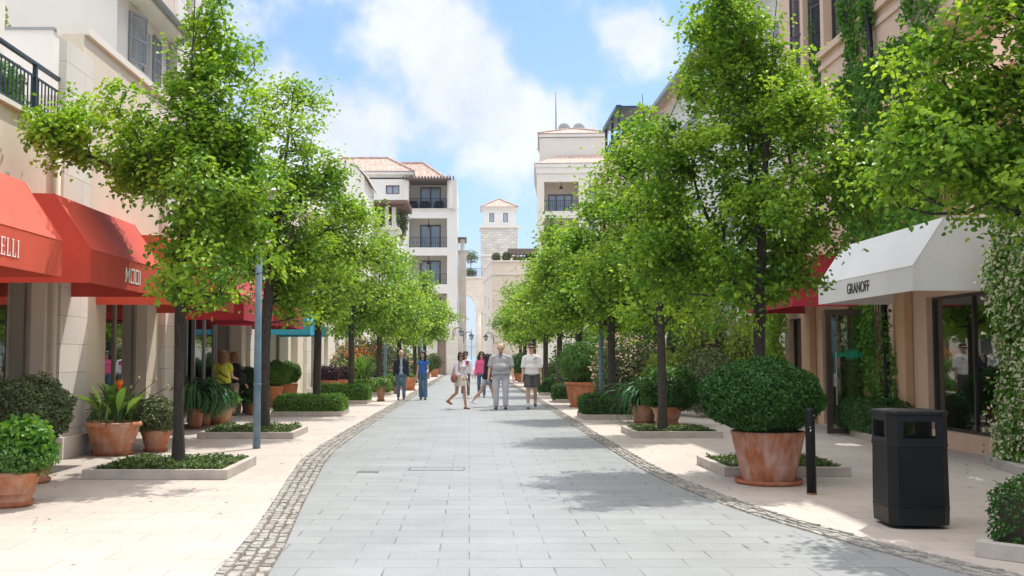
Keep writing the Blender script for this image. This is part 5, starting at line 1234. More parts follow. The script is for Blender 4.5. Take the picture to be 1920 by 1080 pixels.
vine('star_jasmine', sheet_fn(7.35, 12.0, 14.55, .13, 3.55, .10, .12), 26000, .058, M_vine, 'wall of climbing jasmine with cream flowers at the right edge', 81, 5200, M_flw)
vine('climbing_vine', sheet_fn(7.62, 19.0, 20.9, .3, 2.5, .05, .06, 14), 2600, .075, M_vine, 'leafy creeper on the pier between the open door and the shop window', 82, stems=[[(7.58, 19.3+.12*i, .1), (7.55, 19.35+.1*i, 1.3), (7.5, 19.3+.13*i, 2.6)] for i in range(5)])
vine('climbing_vine', sheet_fn(7.45, 16.6, 20.6, 3.6, 6.9, .13, .2), 10500, .09, M_vine, 'thick curtain of creeper hanging over the peach wall above the white awning', 83)
vine('climbing_vine', sheet_fn(7.45, 12.6, 20.5, 6.2, 9.6, .07, .1, 34), 9000, .09, M_vine, 'creeper strands trailing down the upper peach wall', 84)
vine('climbing_vine', sheet_fn(7.6, 22.55, 23.2, 6.2, 10.4, .04, .05, 4), 1100, .085, M_vine, 'creeper growing round the dark-shuttered window', 85)
vine('climbing_vine', sheet_fn(7.5, 24.9, 27.3, .3, 3.6, .12, .15, 22), 6500, .085, M_vinef, 'yellow-green creeper with sunlight put into its leaf colour, hanging beside the dark red awning', 86)
# pot and pier climbers on terraces
def hedge_plant(name, loc, rad, n, size, mat, label, seed, cat='shrub', group=None, fuzzy=.45, **kw):
    r = empty(name, loc, label, cat, group); ball_bush('foliage', (0, 0, rad[2]), rad, n, size, mat, r, seed, inner=fuzzy, bump=.12, **kw); return r
GT = 'bushes behind the terrace railing'
hedge_plant('terrace_bush', (-6.85, 13.6, 4.75), (.5, .9, .62), 5200, .065, M_boxb, 'bright bush behind the terrace railing, nearest the left edge', 91, group=GT)
hedge_plant('terrace_bush', (-6.9, 14.9, 4.75), (.5, .75, .52), 4200, .065, M_boxb, 'bright bush behind the far end of the terrace railing', 92, group=GT)
hedge_plant('terrace_bush', (-9.2, 19.9, 7.0), (.35, .5, .8), 1600, .09, M_gold, 'yellow-green shrub on the upper roof terrace at the top left', 93)
hedge_plant('terrace_bush', (at(715, 420, 76.8).x, 76.9, zt+.2), (1.2, .5, 1.0), 1500, .2, M_gold, 'yellow-green planting under the brown slatted pergola', 94)
hedge_plant('terrace_bush', (at(752, 420, 78).x, 79.5, zt-.4), (.4, .8, 1.3), 800, .16, M_olive, 'grey-green bush at the corner of the terrace wing', 95)
GG = 'shrubs of the garden on the right'
hedge_plant('garden_shrub', (5.05, 27.6, 0), (.62, .6, .82), 4200, .075, M_gold, 'golden-green clipped shrub right of the round pittosporum', 101, group=GG)
hedge_plant('garden_shrub', (5.9, 26.5, 0), (.6, .6, .68), 4200, .06, M_olive, 'upright olive-green clipped shrub left of the big ball', 102, group=GG)
hedge_plant('garden_shrub', (6.4, 28.5, .5), (.62, .6, .58), 3000, .085, M_olive, 'rounded grey-leaved shrub above the left shoulder of the big ball', 103, group=GG)
hedge_plant('garden_shrub', (7.0, 31.0, .2), (.9, .9, 1.35), 3500, .11, M_gold, 'tall yellow-green shrub seen left of the big tree trunk', 104, group=GG)
hedge_plant('garden_shrub', (7.5, 29.0, .2), (.5, .8, 1.2), 3000, .1, M_gold, 'yellow-green shrub right of the big tree trunk', 105, group=GG)
hedge_plant('garden_shrub', (5.7, 33.0, .1), (1.1, 1, 1.3), 4000, .1, M_box, 'dark green shrub mass at the back of the garden', 106, group=GG)
hedge_plant('garden_shrub', (4.9, 36.5, .1), (1.2, 1, 1.3), 3500, .11, M_boxb, 'mid-green shrub behind the pink oleander', 107, group=GG)
hedge_plant('garden_shrub', (7.3, 35.0, 1.2), (1.0, 1, 1.5), 3500, .12, M_vinef, 'shrub with sunlight put into its bright leaf colour, highest at the back of the garden', 108, group=GG)
r = hedge_plant('pink_oleander', (4.35, 29.6, .1), (.95, .8, .95), 5200, .11, M_olive, 'pink-flowering oleander behind the strap-leaved pot on the right', 109, fuzzy=.6)
rs = np.random.RandomState(5); P, d = ball_points(900, (1.0, .85, 1.0), rs, .1, .1, -.4); link('flowers', leaves_mesh('flowers', P + np.array([0, 0, .98]), d, .07, rs, width=.8, full=False), r, mats=[M_flp])
hedge_plant('garden_shrub', (5.2, 43, 0), (.9, 1.5, .9), 2000, .12, M_box, 'far dark shrub between the right trees', 110, group=GG)
hedge_plant('garden_shrub', (5.2, 55, 0), (1.0, 2.5, 1.1), 2000, .14, M_boxb, 'far mid-green shrub before the right building', 111, group=GG)
r = empty('cycad_palm', (6.15, 31.2, .0), 'palm-like cycad with arching fronds above the golden shrubs', 'palm')
MB().tube([(0, 0, 0), (0, 0, 1.1)], [.14, .12], 10).build('trunk', M_bark, r); clump(r, 1.1, 46, .95, .09, (50, 22), 1.5, M_strap, 7, .04)
r = empty('white_garden_sign', (5.55, 30.4, 0), 'slim white upright garden post with a curved tip between the trunks', 'post')
mb = MB(); mb.tube([(0, 0, 0), (0, 0, 1.7), (.03, 0, 2.0), (.10, 0, 2.2)], [.05, .05, .045, .02], 8); mb.build('post', M_white, r, smooth=True)
GO = 'oleanders on the far left'
r = hedge_plant('pink_oleander', (-5.0, 49.5, 0), (1.35, 1.2, 1.2), 5200, .13, M_olive, 'large pale pink oleander behind the left lamp post', 112, fuzzy=.6, group=GO)
P, d = ball_points(1100, (1.4, 1.25, 1.25), rs, .1, .1, -.4); link('flowers', leaves_mesh('flowers', P + np.array([0, 0, 1.2]), d, .09, rs, width=.8, full=False), r, mats=[M_flp])
r = hedge_plant('pink_oleander', (-4.3, 55.5, 0), (1.3, 1.2, 1.15), 4000, .13, M_olive, 'smaller pale pink oleander nearer the street behind the navy-jacketed man', 113, fuzzy=.6, group=GO)
P, d = ball_points(700, (1.35, 1.25, 1.2), rs, .1, .1, -.4); link('flowers', leaves_mesh('flowers', P + np.array([0, 0, 1.15]), d, .09, rs, width=.8, full=False), r, mats=[M_flp])
hedge_plant('garden_shrub', (-3.6, 61, 0), (1.0, 2, .9), 2000, .13, M_boxb, 'green shrub behind the blue-topped woman', 114)

# ================================================================== POTTED PLANTS
# --- left
r = pot(16, 948, .32, .36, 'rim', 'terracotta pot with trailing green herbs at the lower left edge', mat=M_pot)
shrub(r, (0, 0, .50), (.45, .42, .21), 7500, .038, M_herb, 201, fuzzy=.5, core=False); shrub(r, (-.18, 0, .62), (.26, .3, .26), 1500, .075, M_vine, 202, name='tall_foliage', fuzzy=.7, core=False)
r = pot(50, 905, .36, .45, 'rim', 'broad round olive-grey shrub in a pot behind the lower left corner pot')
shrub(r, (0, 0, .86), (.52, .5, .40), 15000, .042, M_olive, 203, fuzzy=.35)
r = pot(211, 852, .43, .50, 'rim', 'big flared terracotta pot with paddle leaves and an orange bird-of-paradise flower')
clump(r, .46, 26, .62, .13, (70, 12), .6, M_blade, 204, .14, wprof=([0, .35, .5, .75, 1], [.10, .12, .8, 1, .05]), jitter=.3)
clump(r, .46, 12, .55, .03, (72, 12), .4, M_olive, 205, .16, name='stalks')
mb = MB(); mb.tube([(.07, -.05, .45), (.09, -.05, .8), (.10, -.05, 1.0)], .009, 6); mb.build('flower_stalk', M_blade, r)
link('flower', blades_mesh('flower', 12, np.random.RandomState(3), .15, .045, (78, 14), .1, .012, c=(.10, -.05, .98)), r, mats=[M_flo])
for i, (bx, by, hx, hy, hz_) in enumerate(((.10, .05, .35, .1, 1.15), (.12, .0, .62, .05, 1.12), (.14, .02, .80, .1, 1.02), (.05, .1, .2, .2, 1.0))):
    mb = MB(); mb.tube([(bx, by, .45), (bx+(hx-bx)*.4, by+(hy-by)*.4, .45+(hz_-.45)*.6), (hx, hy, hz_)], .006, 5); st = mb.build('seed_stalk', M_cover, r); MB().ell((hx, hy, hz_+.02), (.022, .022, .028), 8, 6).build('seed_head', M_pot if False else M_strawc, st, smooth=True)
r.rotation_euler.z = 0
r = pot(8, 880, .25, .35, 'tall', 'pot with a single orange flower poking over the round olive-grey shrub', X=(-6.0, 13.6))
clump(r, .33, 8, .6, .07, (76, 8), .3, M_blade, 2041, .05); link('flower', blades_mesh('flower', 10, np.random.RandomState(4), .14, .05, (78, 14), .1, .012, c=(.02, 0, 1.05)), r, mats=[M_flo]); MB().tube([(0, 0, .3), (.02, 0, 1.06)], .009, 5).build('flower_stalk', M_blade, r)
r = pot(292, 846, .25, .35, 'rim', 'small terracotta pot of feathery rosemary right of the paddle-leaf pot')
shrub(r, (0, 0, .55), (.40, .36, .30), 5200, .05, M_olive, 206, fuzzy=.75, core=False, up=.6)
r = pot(262, 838, .24, .34, 'tall', 'dark arching strap plant in shade behind the rosemary pot', X=(-5.72, 17.6))
clump(r, .32, 150, 1.0, .04, (62, 18), 1.9, M_strap, 207, .06)
r = pot(365, 803, .2, .45, 'tall', 'tall terracotta pot with a big fountain of dark strap leaves behind the nearest left trunk')
clump(r, .42, 240, 1.3, .045, (70, 14), 2.5, M_strap, 208, .08, seg=8)
r = pot(384, 798, .2, .45, 'tall', 'second tall pot of dark strap leaves, half hidden behind the first', X=(-5.75, 23.2))
clump(r, .42, 170, .85, .045, (64, 18), 2.3, M_strap, 209, .08, seg=8)
r = pot(411, 796, .33, .45, 'bowl', 'wide terracotta bowl of bright feathery fern in front of the shop door')
shrub(r, (0, 0, .56), (.42, .38, .24), 3800, .075, M_herb, 210, fuzzy=.8, core=False, up=.5); clump(r, .42, 60, .45, .03, (45, 20), 1.6, M_blade, 211, .12, name='fronds')
r = pot(470, 772, .22, .5, 'rim', 'dark green ball topiary standing in shade left of the lamp post', X=(-5.9, 28.6), cat='potted topiary')
shrub(r, (0, 0, .86), (.33, .33, .36), 3000, .04, M_box, 212, fuzzy=.15)
r = pot(452, 774, .24, .34, 'rim', 'low dark shrub in a pot at the shop wall beside the two women', X=(-5.55, 27.6))
shrub(r, (0, 0, .45), (.36, .36, .24), 2200, .05, M_box, 213, fuzzy=.4)
GB = 'bright ball topiaries behind the second left tree'
r = pot(513, 763, .28, .62, 'taper', 'bright green ball topiary in a pot, nearer of the two behind the second left trunk', group=GB, mat=M_poto, cat='potted topiary')
shrub(r, (.06, 0, .98), (.42, .42, .36), 6500, .045, M_boxb, 214, fuzzy=.15)
r = pot(541, 756, .30, .62, 'taper', 'bright green ball topiary, farther of the two beside the shop pilaster', group=GB, mat=M_poto, cat='potted topiary')
shrub(r, (.0, 0, .98), (.38, .38, .34), 5200, .045, M_boxb, 215, fuzzy=.15)
GP = 'purple-leaved pots'
r = pot(614, 738, .38, .55, 'taper', 'purple-leaved shrub in the wider of two pots behind the box hedges', group=GP, mat=M_poto)
shrub(r, (0, 0, .78), (.52, .45, .34), 3600, .07, M_purple, 216, fuzzy=.5)
r = pot(645, 736, .28, .55, 'taper', 'purple-leaved shrub in the narrower pot left of the fourth trunk', group=GP, mat=M_poto)
shrub(r, (-.1, 0, .76), (.36, .36, .32), 2600, .07, M_purple, 217, fuzzy=.5)
r = pot(676, 732, .42, .50, 'rim', 'broad pot of tall upright strap leaves with orange flower spikes on the left')
clump(r, .46, 150, 1.25, .06, (68, 14), .7, M_blade, 218, .12); P = np.random.RandomState(8).normal(size=(260, 3))*np.array([.55, .3, .16]) + np.array([.1, 0, 1.68]); leaf_obj('flowers', P, P*0+np.array([0, -1, 0.]), .07, np.random.RandomState(1), M_flo, r, full=False)
r = pot(714, 752, .15, .55, 'taper', 'slim tall pot of bright agapanthus leaves beside the box hedge', mat=M_pot)
clump(r, .5, 160, .55, .04, (58, 20), 2.1, M_blade, 219, .06)
r = pot(738, 738, .34, .34, 'bowl', 'low bowl of green foliage between the slim pot and the navy-jacketed man'); shrub(r, (0, 0, .5), (.45, .4, .28), 1800, .09, M_herb, 220, fuzzy=.6)
r = pot(768, 732, .30, .56, 'taper', 'empty-looking tapered terracotta pot between the navy-jacketed man and the blue-topped woman', mat=M_poto)
shrub(r, (0, 0, .6), (.25, .25, .14), 700, .07, M_herb, 221, fuzzy=.6)
r = pot(815, 701, .32, .60, 'taper', 'far terracotta pot with a loose shrub by the brown door', X=(-2.55, 78), mat=M_poto); shrub(r, (0, 0, 1.15), (.6, .5, .6), 1600, .13, M_olive, 222, fuzzy=.8, core=False)
r = pot(800, 703, .3, .4, 'taper', 'small far pot with a dark round shrub right of the blue-topped woman', X=(-2.9, 72)); shrub(r, (0, 0, .75), (.45, .45, .4), 900, .11, M_box, 223)
# --- right
r = pot(1441, 906, .43, .62, 'taper', 'giant dark green ball shrub in a whitewashed terracotta tub on a saucer', mat=M_potw, cat='potted topiary')
r.rotation_euler.z = 0; ball_bush('foliage', (-.07, 0, 1.03), (.70, .69, .44), 30000, .040, M_box, r, 230, inner=.16, bump=.045, freq=5)
r = pot(1251, 798, .34, .42, 'rim', 'wide round pittosporum in a terracotta pot right behind the thin trunk', mat=M_pot)
ball_bush('foliage', (.02, -.1, .80), (.72, .6, .42), 9500, .062, M_box, r, 231, inner=.4, bump=.12); ball_bush('top_foliage', (.0, -.1, .98), (.5, .45, .28), 3800, .062, M_boxb, r, 2311, inner=.5, bump=.12, core=False)
r = pot(1208, 793, .32, .42, 'rim', 'terracotta pot of dark strap leaves left behind the round pittosporum', mat=M_pot)
clump(r, .4, 220, .95, .05, (56, 20), 1.5, M_strap, 232, .1); 
r = pot(1088, 763, .47, .74, 'bowl', 'large pale terracotta pot with a bushy narrow-leaved oleander on the right', mat=M_poto)
ball_bush('foliage', (0, 0, 1.38), (.70, .6, .55), 5200, .13, M_herb, r, 233, inner=.9, bump=.15, core=False, width=.18, up=.9, outw=.7); clump(r, .66, 90, 1.15, .035, (66, 14), .7, M_blade, 234, .14, name='fronds')
mb = MB()
for i in range(12): a = i*.52; mb.tube([(.12*math.cos(a), .12*math.sin(a), .62), (.4*math.cos(a), .35*math.sin(a), 1.4)], .012, 5)
mb.build('stems', M_bark, r)
r = pot(1018, 724, .52, .36, 'bowl', 'wide orange terracotta bowl behind the man in shorts, right of his legs', mat=M_poto); shrub(r, (0, 0, .62), (.62, .5, .42), 2200, .1, M_olive, 235, fuzzy=.7)
r = pot(983, 716, .42, .5, 'taper', 'orange terracotta pot just left of the man in shorts', mat=M_poto); shrub(r, (0, 0, .85), (.5, .5, .55), 1600, .11, M_box, 236, fuzzy=.6)
r = pot(1037, 722, .34, .4, 'taper', 'small far pot of grey-green foliage right of the far bowl', mat=M_poto); shrub(r, (0, 0, .7), (.45, .4, .45), 1400, .1, M_olive, 237, fuzzy=.7)
r = pot(1176, 757, .35, .55, 'taper', 'terracotta pot half hidden behind the strap-leaved pot on the right', X=(4.55, 30.6), mat=M_poto)
shrub(r, (0, 0, .8), (.45, .45, .4), 2200, .07, M_boxb, 238, fuzzy=.4)
r = pot(975, 706, .4, .5, 'taper', 'far pot with a dark shrub between the bald man and the man in shorts', X=(3.1, 66), mat=M_poto); shrub(r, (0, 0, 1.0), (.7, .6, .7), 1500, .13, M_box, 239, fuzzy=.6)
# fallen leaves on the pavement
mb = MB()
for i in range(170):
    if i < 90: x, y = rng.uniform(5.5, 7.3), rng.uniform(9, 15.5)
    elif i < 130: x, y = rng.uniform(-5.9, -3), rng.uniform(9, 16)
    else: x, y = rng.choice((-1, 1))*rng.uniform(2.0, 3.0), rng.uniform(7, 20)
    a = rng.uniform(0, 6); s_ = rng.uniform(.012, .032); c, s2 = math.cos(a)*s_, math.sin(a)*s_
    mb.quad((x-c, y-s2, .02), (x+s2*.4, y-c*.4, .028), (x+c, y+s2, .021), (x-s2*.4, y+c*.4, .024))
tag(mb.build('fallen_leaves', plain('dry_leaf', (.16,.10,.05), .8, .4)), 'dry fallen leaves scattered over the pale pavement', 'leaves', None, 'stuff')

# ================================================================== PEOPLE
SKIN = plain('light_skin', (.62,.38,.28), .5, .05); SKIN2 = plain('tanned_skin', (.50,.28,.19), .5, .05)
def cloth(name, c, var=.08): return plain(name, c, .85, var, 9, .15)
def capsule(mb, p0, p1, r0, r1, flat=1.0, n=14, ends=True, sq=(1, 1)):
    p0, p1 = Vector(p0), Vector(p1); t = (p1-p0); ln = t.length; t.normalize()
    a = Vector((1, 0, 0)) if abs(t.x) < .9 else Vector((0, 1, 0)); u = (a - t*a.dot(t)).normalized(); w = t.cross(u)
    pts = []
    if ends:
        for k in (80, 50, 20): pts.append((p0 - t*r0*math.sin(R(k)), r0*math.cos(R(k))))
    else: pts.append((p0, r0))
    for k in (0, .33, .66, 1): pts.append((p0.lerp(p1, k), r0+(r1-r0)*k))
    if ends:
        for k in (20, 50, 80): pts.append((p1 + t*r1*math.sin(R(k)), r1*math.cos(R(k))))
    vs = []; fs = []
    for c, r_ in pts:
        for k in range(n):
            an = 2*math.pi*k/n; vs.append(c + u*math.cos(an)*r_*sq[0] + w*math.sin(an)*r_*sq[1])
    m_ = len(pts)
    for i in range(m_-1):
        for k in range(n): fs.append((i*n+k, i*n+(k+1) % n, (i+1)*n+(k+1) % n, (i+1)*n+k))
    fs += [tuple(range(n))[::-1], tuple(range((m_-1)*n, m_*n))]; mb.add(vs, fs)
def fuse(mb, name, mat, parent, vox, smooth=3, fac=.5):
    me = mb.mesh(name); o = bpy.data.objects.new(name, me); COL.objects.link(o)
    m = o.modifiers.new('r', 'REMESH'); m.mode = 'VOXEL'; m.voxel_size = vox; m.use_smooth_shade = True
    s_ = o.modifiers.new('s', 'SMOOTH'); s_.iterations = smooth; s_.factor = fac
    dg = bpy.context.evaluated_depsgraph_get(); me2 = bpy.data.meshes.new_from_object(o.evaluated_get(dg)); bpy.data.objects.remove(o)
    me2.name = name; me2.materials.clear(); me2.polygons.foreach_set('use_smooth', [True]*len(me2.polygons))
    return link(name, me2, parent, mats=[mat])
def person(loc, H, label, rz=0, wd=1.0, belly=0, la=(12, 14), ra=(-16, 10), arms=((14, 8, 12), (-14, 8, 16)), head=(0, 0), lean=0, skin=SKIN, female=False,
           hair='short', hairc=None, top=None, bottom=None, shoes=None, glasses=False, extra=None, foot=(0, 0)):
    """faces local -y. la/ra: (thigh swing, knee bend) of the figure's left(+x)/right(-x) leg; arms: (swing, spread, elbow)"""
    root = empty('person', (loc[0], loc[1], 0), label, 'person', None, rz); body = MB(); J = {}
    th, sh = .245*H, .245*H; fh = .04*H
    def legj(a, kb, x):
        a = R(a); b = a - R(kb); hip = Vector((x, 0, 0)); kn = hip + Vector((x*.1, -math.sin(a), -math.cos(a)))*th; an = kn + Vector((0, -math.sin(b), -math.cos(b)))*sh
        return hip, kn, an, b
    hx = .052*H*wd; L_ = legj(la[0], la[1], hx); Rr = legj(ra[0], ra[1], -hx)
    hz = max(-L_[2].z, -Rr[2].z) + fh + .006
    sft = lambda v: Vector((v.x, v.y, v.z+hz))
    legs = []
    for q in (L_, Rr): legs.append((sft(q[0]), sft(q[1]), sft(q[2]), q[3]))
    sc = H/1.75
    fwd = lambda z: -math.sin(R(lean))*(z-hz)
    T = lambda x, y, z: Vector((x, y + fwd(z), z))
    zs = .795*H - (.53*H - hz); zn = .86*H - (.53*H - hz); zh = .93*H - (.53*H - hz)
    # --- legs
    tr = .078*sc*wd*(.95 if female else 1); kr = .052*sc*wd**.5; ar = .036*sc
    for i, (hp, kn, an, b) in enumerate(legs):
        capsule(body, hp, kn, tr, kr); capsule(body, kn, kn.lerp(an, .35) + Vector((0, .012, 0)), kr*.95, kr*.98); capsule(body, kn.lerp(an, .35)+Vector((0, .012, 0)), an, kr*.95, ar)
        hl = .075*sc*.4; lift = max(0, an.z - fh - .02)
        pitch = min(R(55), lift*2.2) if foot[i] == 0 else R(foot[i])
        fd = Vector((0, -math.cos(pitch), -math.sin(pitch))); fu = Vector((0, -math.sin(pitch), math.cos(pitch)))
        heel = an + fd*-.045*sc - fu*.045*sc; toe = an + fd*.155*sc - fu*.052*sc
        capsule(body, heel, toe, .032*sc, .024*sc, sq=(1.25, 1)); J['foot%d' % i] = (heel, toe, fu, an, kn, hp)
    # --- torso
    sw = (.092 if female else .104)*H*wd**.85
    body.ell(T(0, 0, hz+.02*sc), (.155*sc*wd, .105*sc*wd, .12*sc), 18, 12)
    body.ell(T(0, -belly*.5, hz+.17*sc), (.13*sc*wd, (.095)*sc*wd+belly*.6, .16*sc), 18, 12)
    body.ell(T(0, .0, hz+.33*sc), (.150*sc*wd**.8, .10*sc*wd, .175*sc), 18, 12)
    if female: 
        for s_ in (-1, 1): body.ell(T(s_*.06*sc, -.075*sc, hz+.37*sc), (.055*sc, .05*sc, .055*sc), 12, 8)
    for s_ in (-1, 1): capsule(body, T(0, .005, zs+.005*sc), T(s_*sw*.88, 0, zs-.035*sc), .058*sc*wd**.5, .05*sc*wd**.5)
    capsule(body, T(0, .012, zs-.02), T(0, 0, zn+.03*sc), .075*sc*wd**.5, .05*sc*wd**.4)
    # --- head
    hd = T(0, -.012*sc, zh); hr = .066*H
    hc = MB(); k = 1.0
    hc.ell((0, .008, .012*sc), (.074*sc, .092*sc, .088*sc), 18, 12); hc.ell((0, -.022*sc, -.05*sc), (.054*sc*wd**.3, .06*sc, .062*sc), 16, 10)
    hc.ell((0, -.088*sc, -.018*sc), (.013*sc, .02*sc, .028*sc), 10, 6); hc.ell((0, -.075*sc, -.062*sc), (.026*sc, .014*sc, .012*sc), 10, 6); hc.ell((0, -.055*sc, -.098*sc), (.026*sc, .022*sc, .018*sc), 10, 6)
    hc.ell((0, -.072*sc, .028*sc), (.05*sc, .018*sc, .012*sc), 10, 6)
    for s_ in (-1, 1): hc.ell((s_*.077*sc, .01, -.012*sc), (.010*sc, .02*sc, .032*sc), 10, 6); hc.ell((s_*.038*sc, -.062*sc, -.035*sc), (.022*sc, .02*sc, .022*sc), 8, 6)
    Mh = Matrix.Translation(hd) @ Matrix.Scale(1.16, 4) @ Matrix.Rotation(R(head[1]), 4, 'Z') @ Matrix.Rotation(R(head[0]), 4, 'X')
    body.add([Mh @ Vector(v) for v in hc.v], hc.f)
    # --- arms
    hands = []
    for i, s_ in enumerate((1, -1)):
        a, sp, eb = [R(q) for q in arms[i]]
        shp = T(s_*sw, 0, zs-.04*sc); dv = Vector((s_*math.sin(sp), -math.sin(a)*math.cos(sp), -math.cos(a)*math.cos(sp)))
        el = shp + dv*.172*H; b = a+eb; dv2 = Vector((s_*math.sin(sp*.5), -math.sin(b), -math.cos(b))).normalized(); wr = el + dv2*.148*H
        capsule(body, shp, el, .046*sc*wd**.5, .036*sc*wd**.4); capsule(body, el, wr, .036*sc*wd**.4, .024*sc)
        side = Vector((0, 1, 0)) - dv2*dv2.y; side.normalize(); pn = dv2.cross(side)
        pm = wr + dv2*.05*sc; capsule(body, wr, wr+dv2*.075*sc, .024*sc, .030*sc, sq=(1, 1) if False else (1, .75))
        curl = -s_*pn if (s_*pn).x*s_ < 0 else s_*pn
        cin = Vector((-s_, 0, 0)); 
        for j, (o_, ln, tw) in enumerate(((-.027, .07, .1), (-.009, .078, .25), (.009, .073, .3), (.026, .058, .4))):
            base = wr + dv2*.085*sc + side*o_*sc; mid = base + (dv2 + cin*tw*.6).normalized()*ln*.55*sc; tip = mid + (dv2 + cin*(tw+.5)).normalized()*ln*.5*sc
            capsule(body, base, mid, .0095*sc, .009*sc, n=8); capsule(body, mid, tip, .009*sc, .0075*sc, n=8)
        tb = wr + dv2*.03*sc - side*.026*sc; tm = tb + (dv2*.7 - side*.6 + cin*.2).normalized()*.035*sc; capsule(body, tb, tm, .012*sc, .010*sc, n=8); capsule(body, tm, tm + (dv2 - side*.2 + cin*.2).normalized()*.03*sc, .010*sc, .008*sc, n=8)
        hands.append((shp, el, wr, dv2))
    fuse(body, 'body', skin, root, .0075, 2, .4)
    # --- eyes
    def hm(mb_): mb_.v = [tuple(Mh @ Vector(v)) for v in mb_.v]; return mb_
    mb = MB()
    for s_ in (-1, 1): mb.ell((s_*.03*sc, -.083*sc, .004*sc), (.011*sc, .006*sc, .006*sc), 8, 6)
    hm(mb).build('eyes', M_letd, root)
    if glasses:
        mb = MB()
        for s_ in (-1, 1): mb.ell((s_*.032*sc, -.094*sc, .002*sc), (.027*sc, .008*sc, .022*sc), 12, 8); mb.tube([(s_*.058*sc, -.088*sc, .008*sc), (s_*.08*sc, 0, .008*sc)], .004, 5)
        mb.tube([(-.01*sc, -.1*sc, .006*sc), (.01*sc, -.1*sc, .006*sc)], .004, 5); hm(mb).build('sunglasses', M_black, root, smooth=True)
    # --- hair
    if hairc is not None:
        mb = MB()
        if hair == 'short':
            mb.ell((0, .018*sc, .045*sc), (.080*sc, .094*sc, .073*sc), 16, 10); mb.ell((0, -.045*sc, .082*sc), (.05*sc, .045*sc, .03*sc), 12, 8); mb.ell((0, .05*sc, -.01*sc), (.07*sc, .05*sc, .06*sc), 12, 8)
        elif hair == 'bob':
            mb.ell((0, .018*sc, .038*sc), (.088*sc, .098*sc, .082*sc), 16, 10); mb.ell((0, .045*sc, -.05*sc), (.088*sc, .062*sc, .085*sc), 14, 10)
            for s_ in (-1, 1): mb.ell((s_*.076*sc, -.01*sc, -.045*sc), (.024*sc, .05*sc, .085*sc), 12, 8)
        elif hair in ('long', 'curly'):
            mb.ell((0, .018*sc, .038*sc), (.088*sc, .098*sc, .082*sc), 16, 10); mb.ell((0, .06*sc, -.08*sc), (.10*sc, .06*sc, .16*sc), 14, 10)
            for s_ in (-1, 1):
                mb.ell((s_*.085*sc, .0*sc, -.08*sc), (.036*sc, .05*sc, .14*sc), 12, 8)
                if hair == 'curly': mb.ell((s_*.105*sc, .0, -.11*sc), (.045*sc, .06*sc, .09*sc), 12, 8)
                else: mb.ell((s_*.08*sc, -.035*sc, -.17*sc), (.034*sc, .035*sc, .10*sc), 12, 8)
        o = fuse(hm(mb), 'hair', hairc, root, .009, 1)
    # --- garments
    def torso(mb, g, z0=-.02, z1=1.0, loose=0):
        mb.ell(T(0, 0, hz+.03*sc), (.168*sc*wd+g, .12*sc*wd+g, .125*sc), 18, 12)
        mb.ell(T(0, -belly*.5, hz+.17*sc), (.142*sc*wd+g+loose, .103*sc*wd+belly*.6+g+loose, .165*sc), 18, 12)
        mb.ell(T(0, 0, hz+.33*sc), (.158*sc*wd**.8+g, .108*sc*wd+g, .185*sc), 18, 12)
        if female:
            for s_ in (-1, 1): mb.ell(T(s_*.06*sc, -.078*sc, hz+.37*sc), (.062*sc, .055*sc, .06*sc), 12, 8)
        for s_ in (-1, 1): capsule(mb, T(0, .005, zs+.012*sc), T(s_*sw*.92, 0, zs-.035*sc), .068*sc*wd**.5+g*.4, .058*sc*wd**.5+g*.5)
        capsule(mb, T(0, .012, zs-.03*sc), T(0, .008, zn-.02*sc), .115*sc*wd**.5, .06*sc*wd**.5, ends=False, sq=(1.0,.75))
        if loose: capsule(mb, T(0, -belly*.2, hz+.40*sc), T(0, -belly*.5, hz+.0*sc), .118*sc*wd+g, .155*sc*wd+g+loose, sq=(1.08, .78), ends=False)
    def sleeves(mb, frac, g):
        for (shp, el, wr, d2) in hands:
            if frac <= 1: capsule(mb, shp, shp.lerp(el, frac), .058*sc*wd**.5+g*.6, .054*sc*wd**.5+g, ends=False); mb.ell(shp, (.058*sc*wd**.5+g*.5,)*3, 12, 8)
            else:
                capsule(mb, shp, el, .058*sc*wd**.5+g*.6, .046*sc*wd**.5+g); capsule(mb, el, el.lerp(wr, frac-1), .046*sc*wd**.5+g, .034*sc+g, ends=False)
    def trousers(mb, frac, g, wide=0, skirt=False):
        mb.ell(T(0, .004, hz+.0*sc), (.160*sc*wd+g, .115*sc*wd+g, .145*sc), 18, 12)
        for (hp, kn, an, b) in legs:
            if frac <= 1: capsule(mb, hp, hp.lerp(kn, frac), tr+.012+g, tr*(1-frac)+kr*frac+.014+g+wide, ends=False); mb.ell(hp, (tr+.012+g,)*3, 12, 8)
            else:
                capsule(mb, hp, kn, tr+.010+g, kr+.012+g+wide*.5); e = kn.lerp(an, min(.96, (frac-1))); capsule(mb, kn, e, kr+.012+g+wide*.4, ar+.014+g+wide, ends=False)
    if bottom:
        mb = MB(); trousers(mb, bottom[1], bottom[2] if len(bottom) > 2 else 0, bottom[3] if len(bottom) > 3 else 0)
        fuse(mb, bottom[4] if len(bottom) > 4 else 'trousers', bottom[0], root, .0095, 2)
    if top:
        mb = MB(); g = top[2] if len(top) > 2 else .008; torso(mb, g, loose=top[3] if len(top) > 3 else 0); sleeves(mb, top[1], g); fuse(mb, 'shirt', top[0], root, .0095, 9, .6)
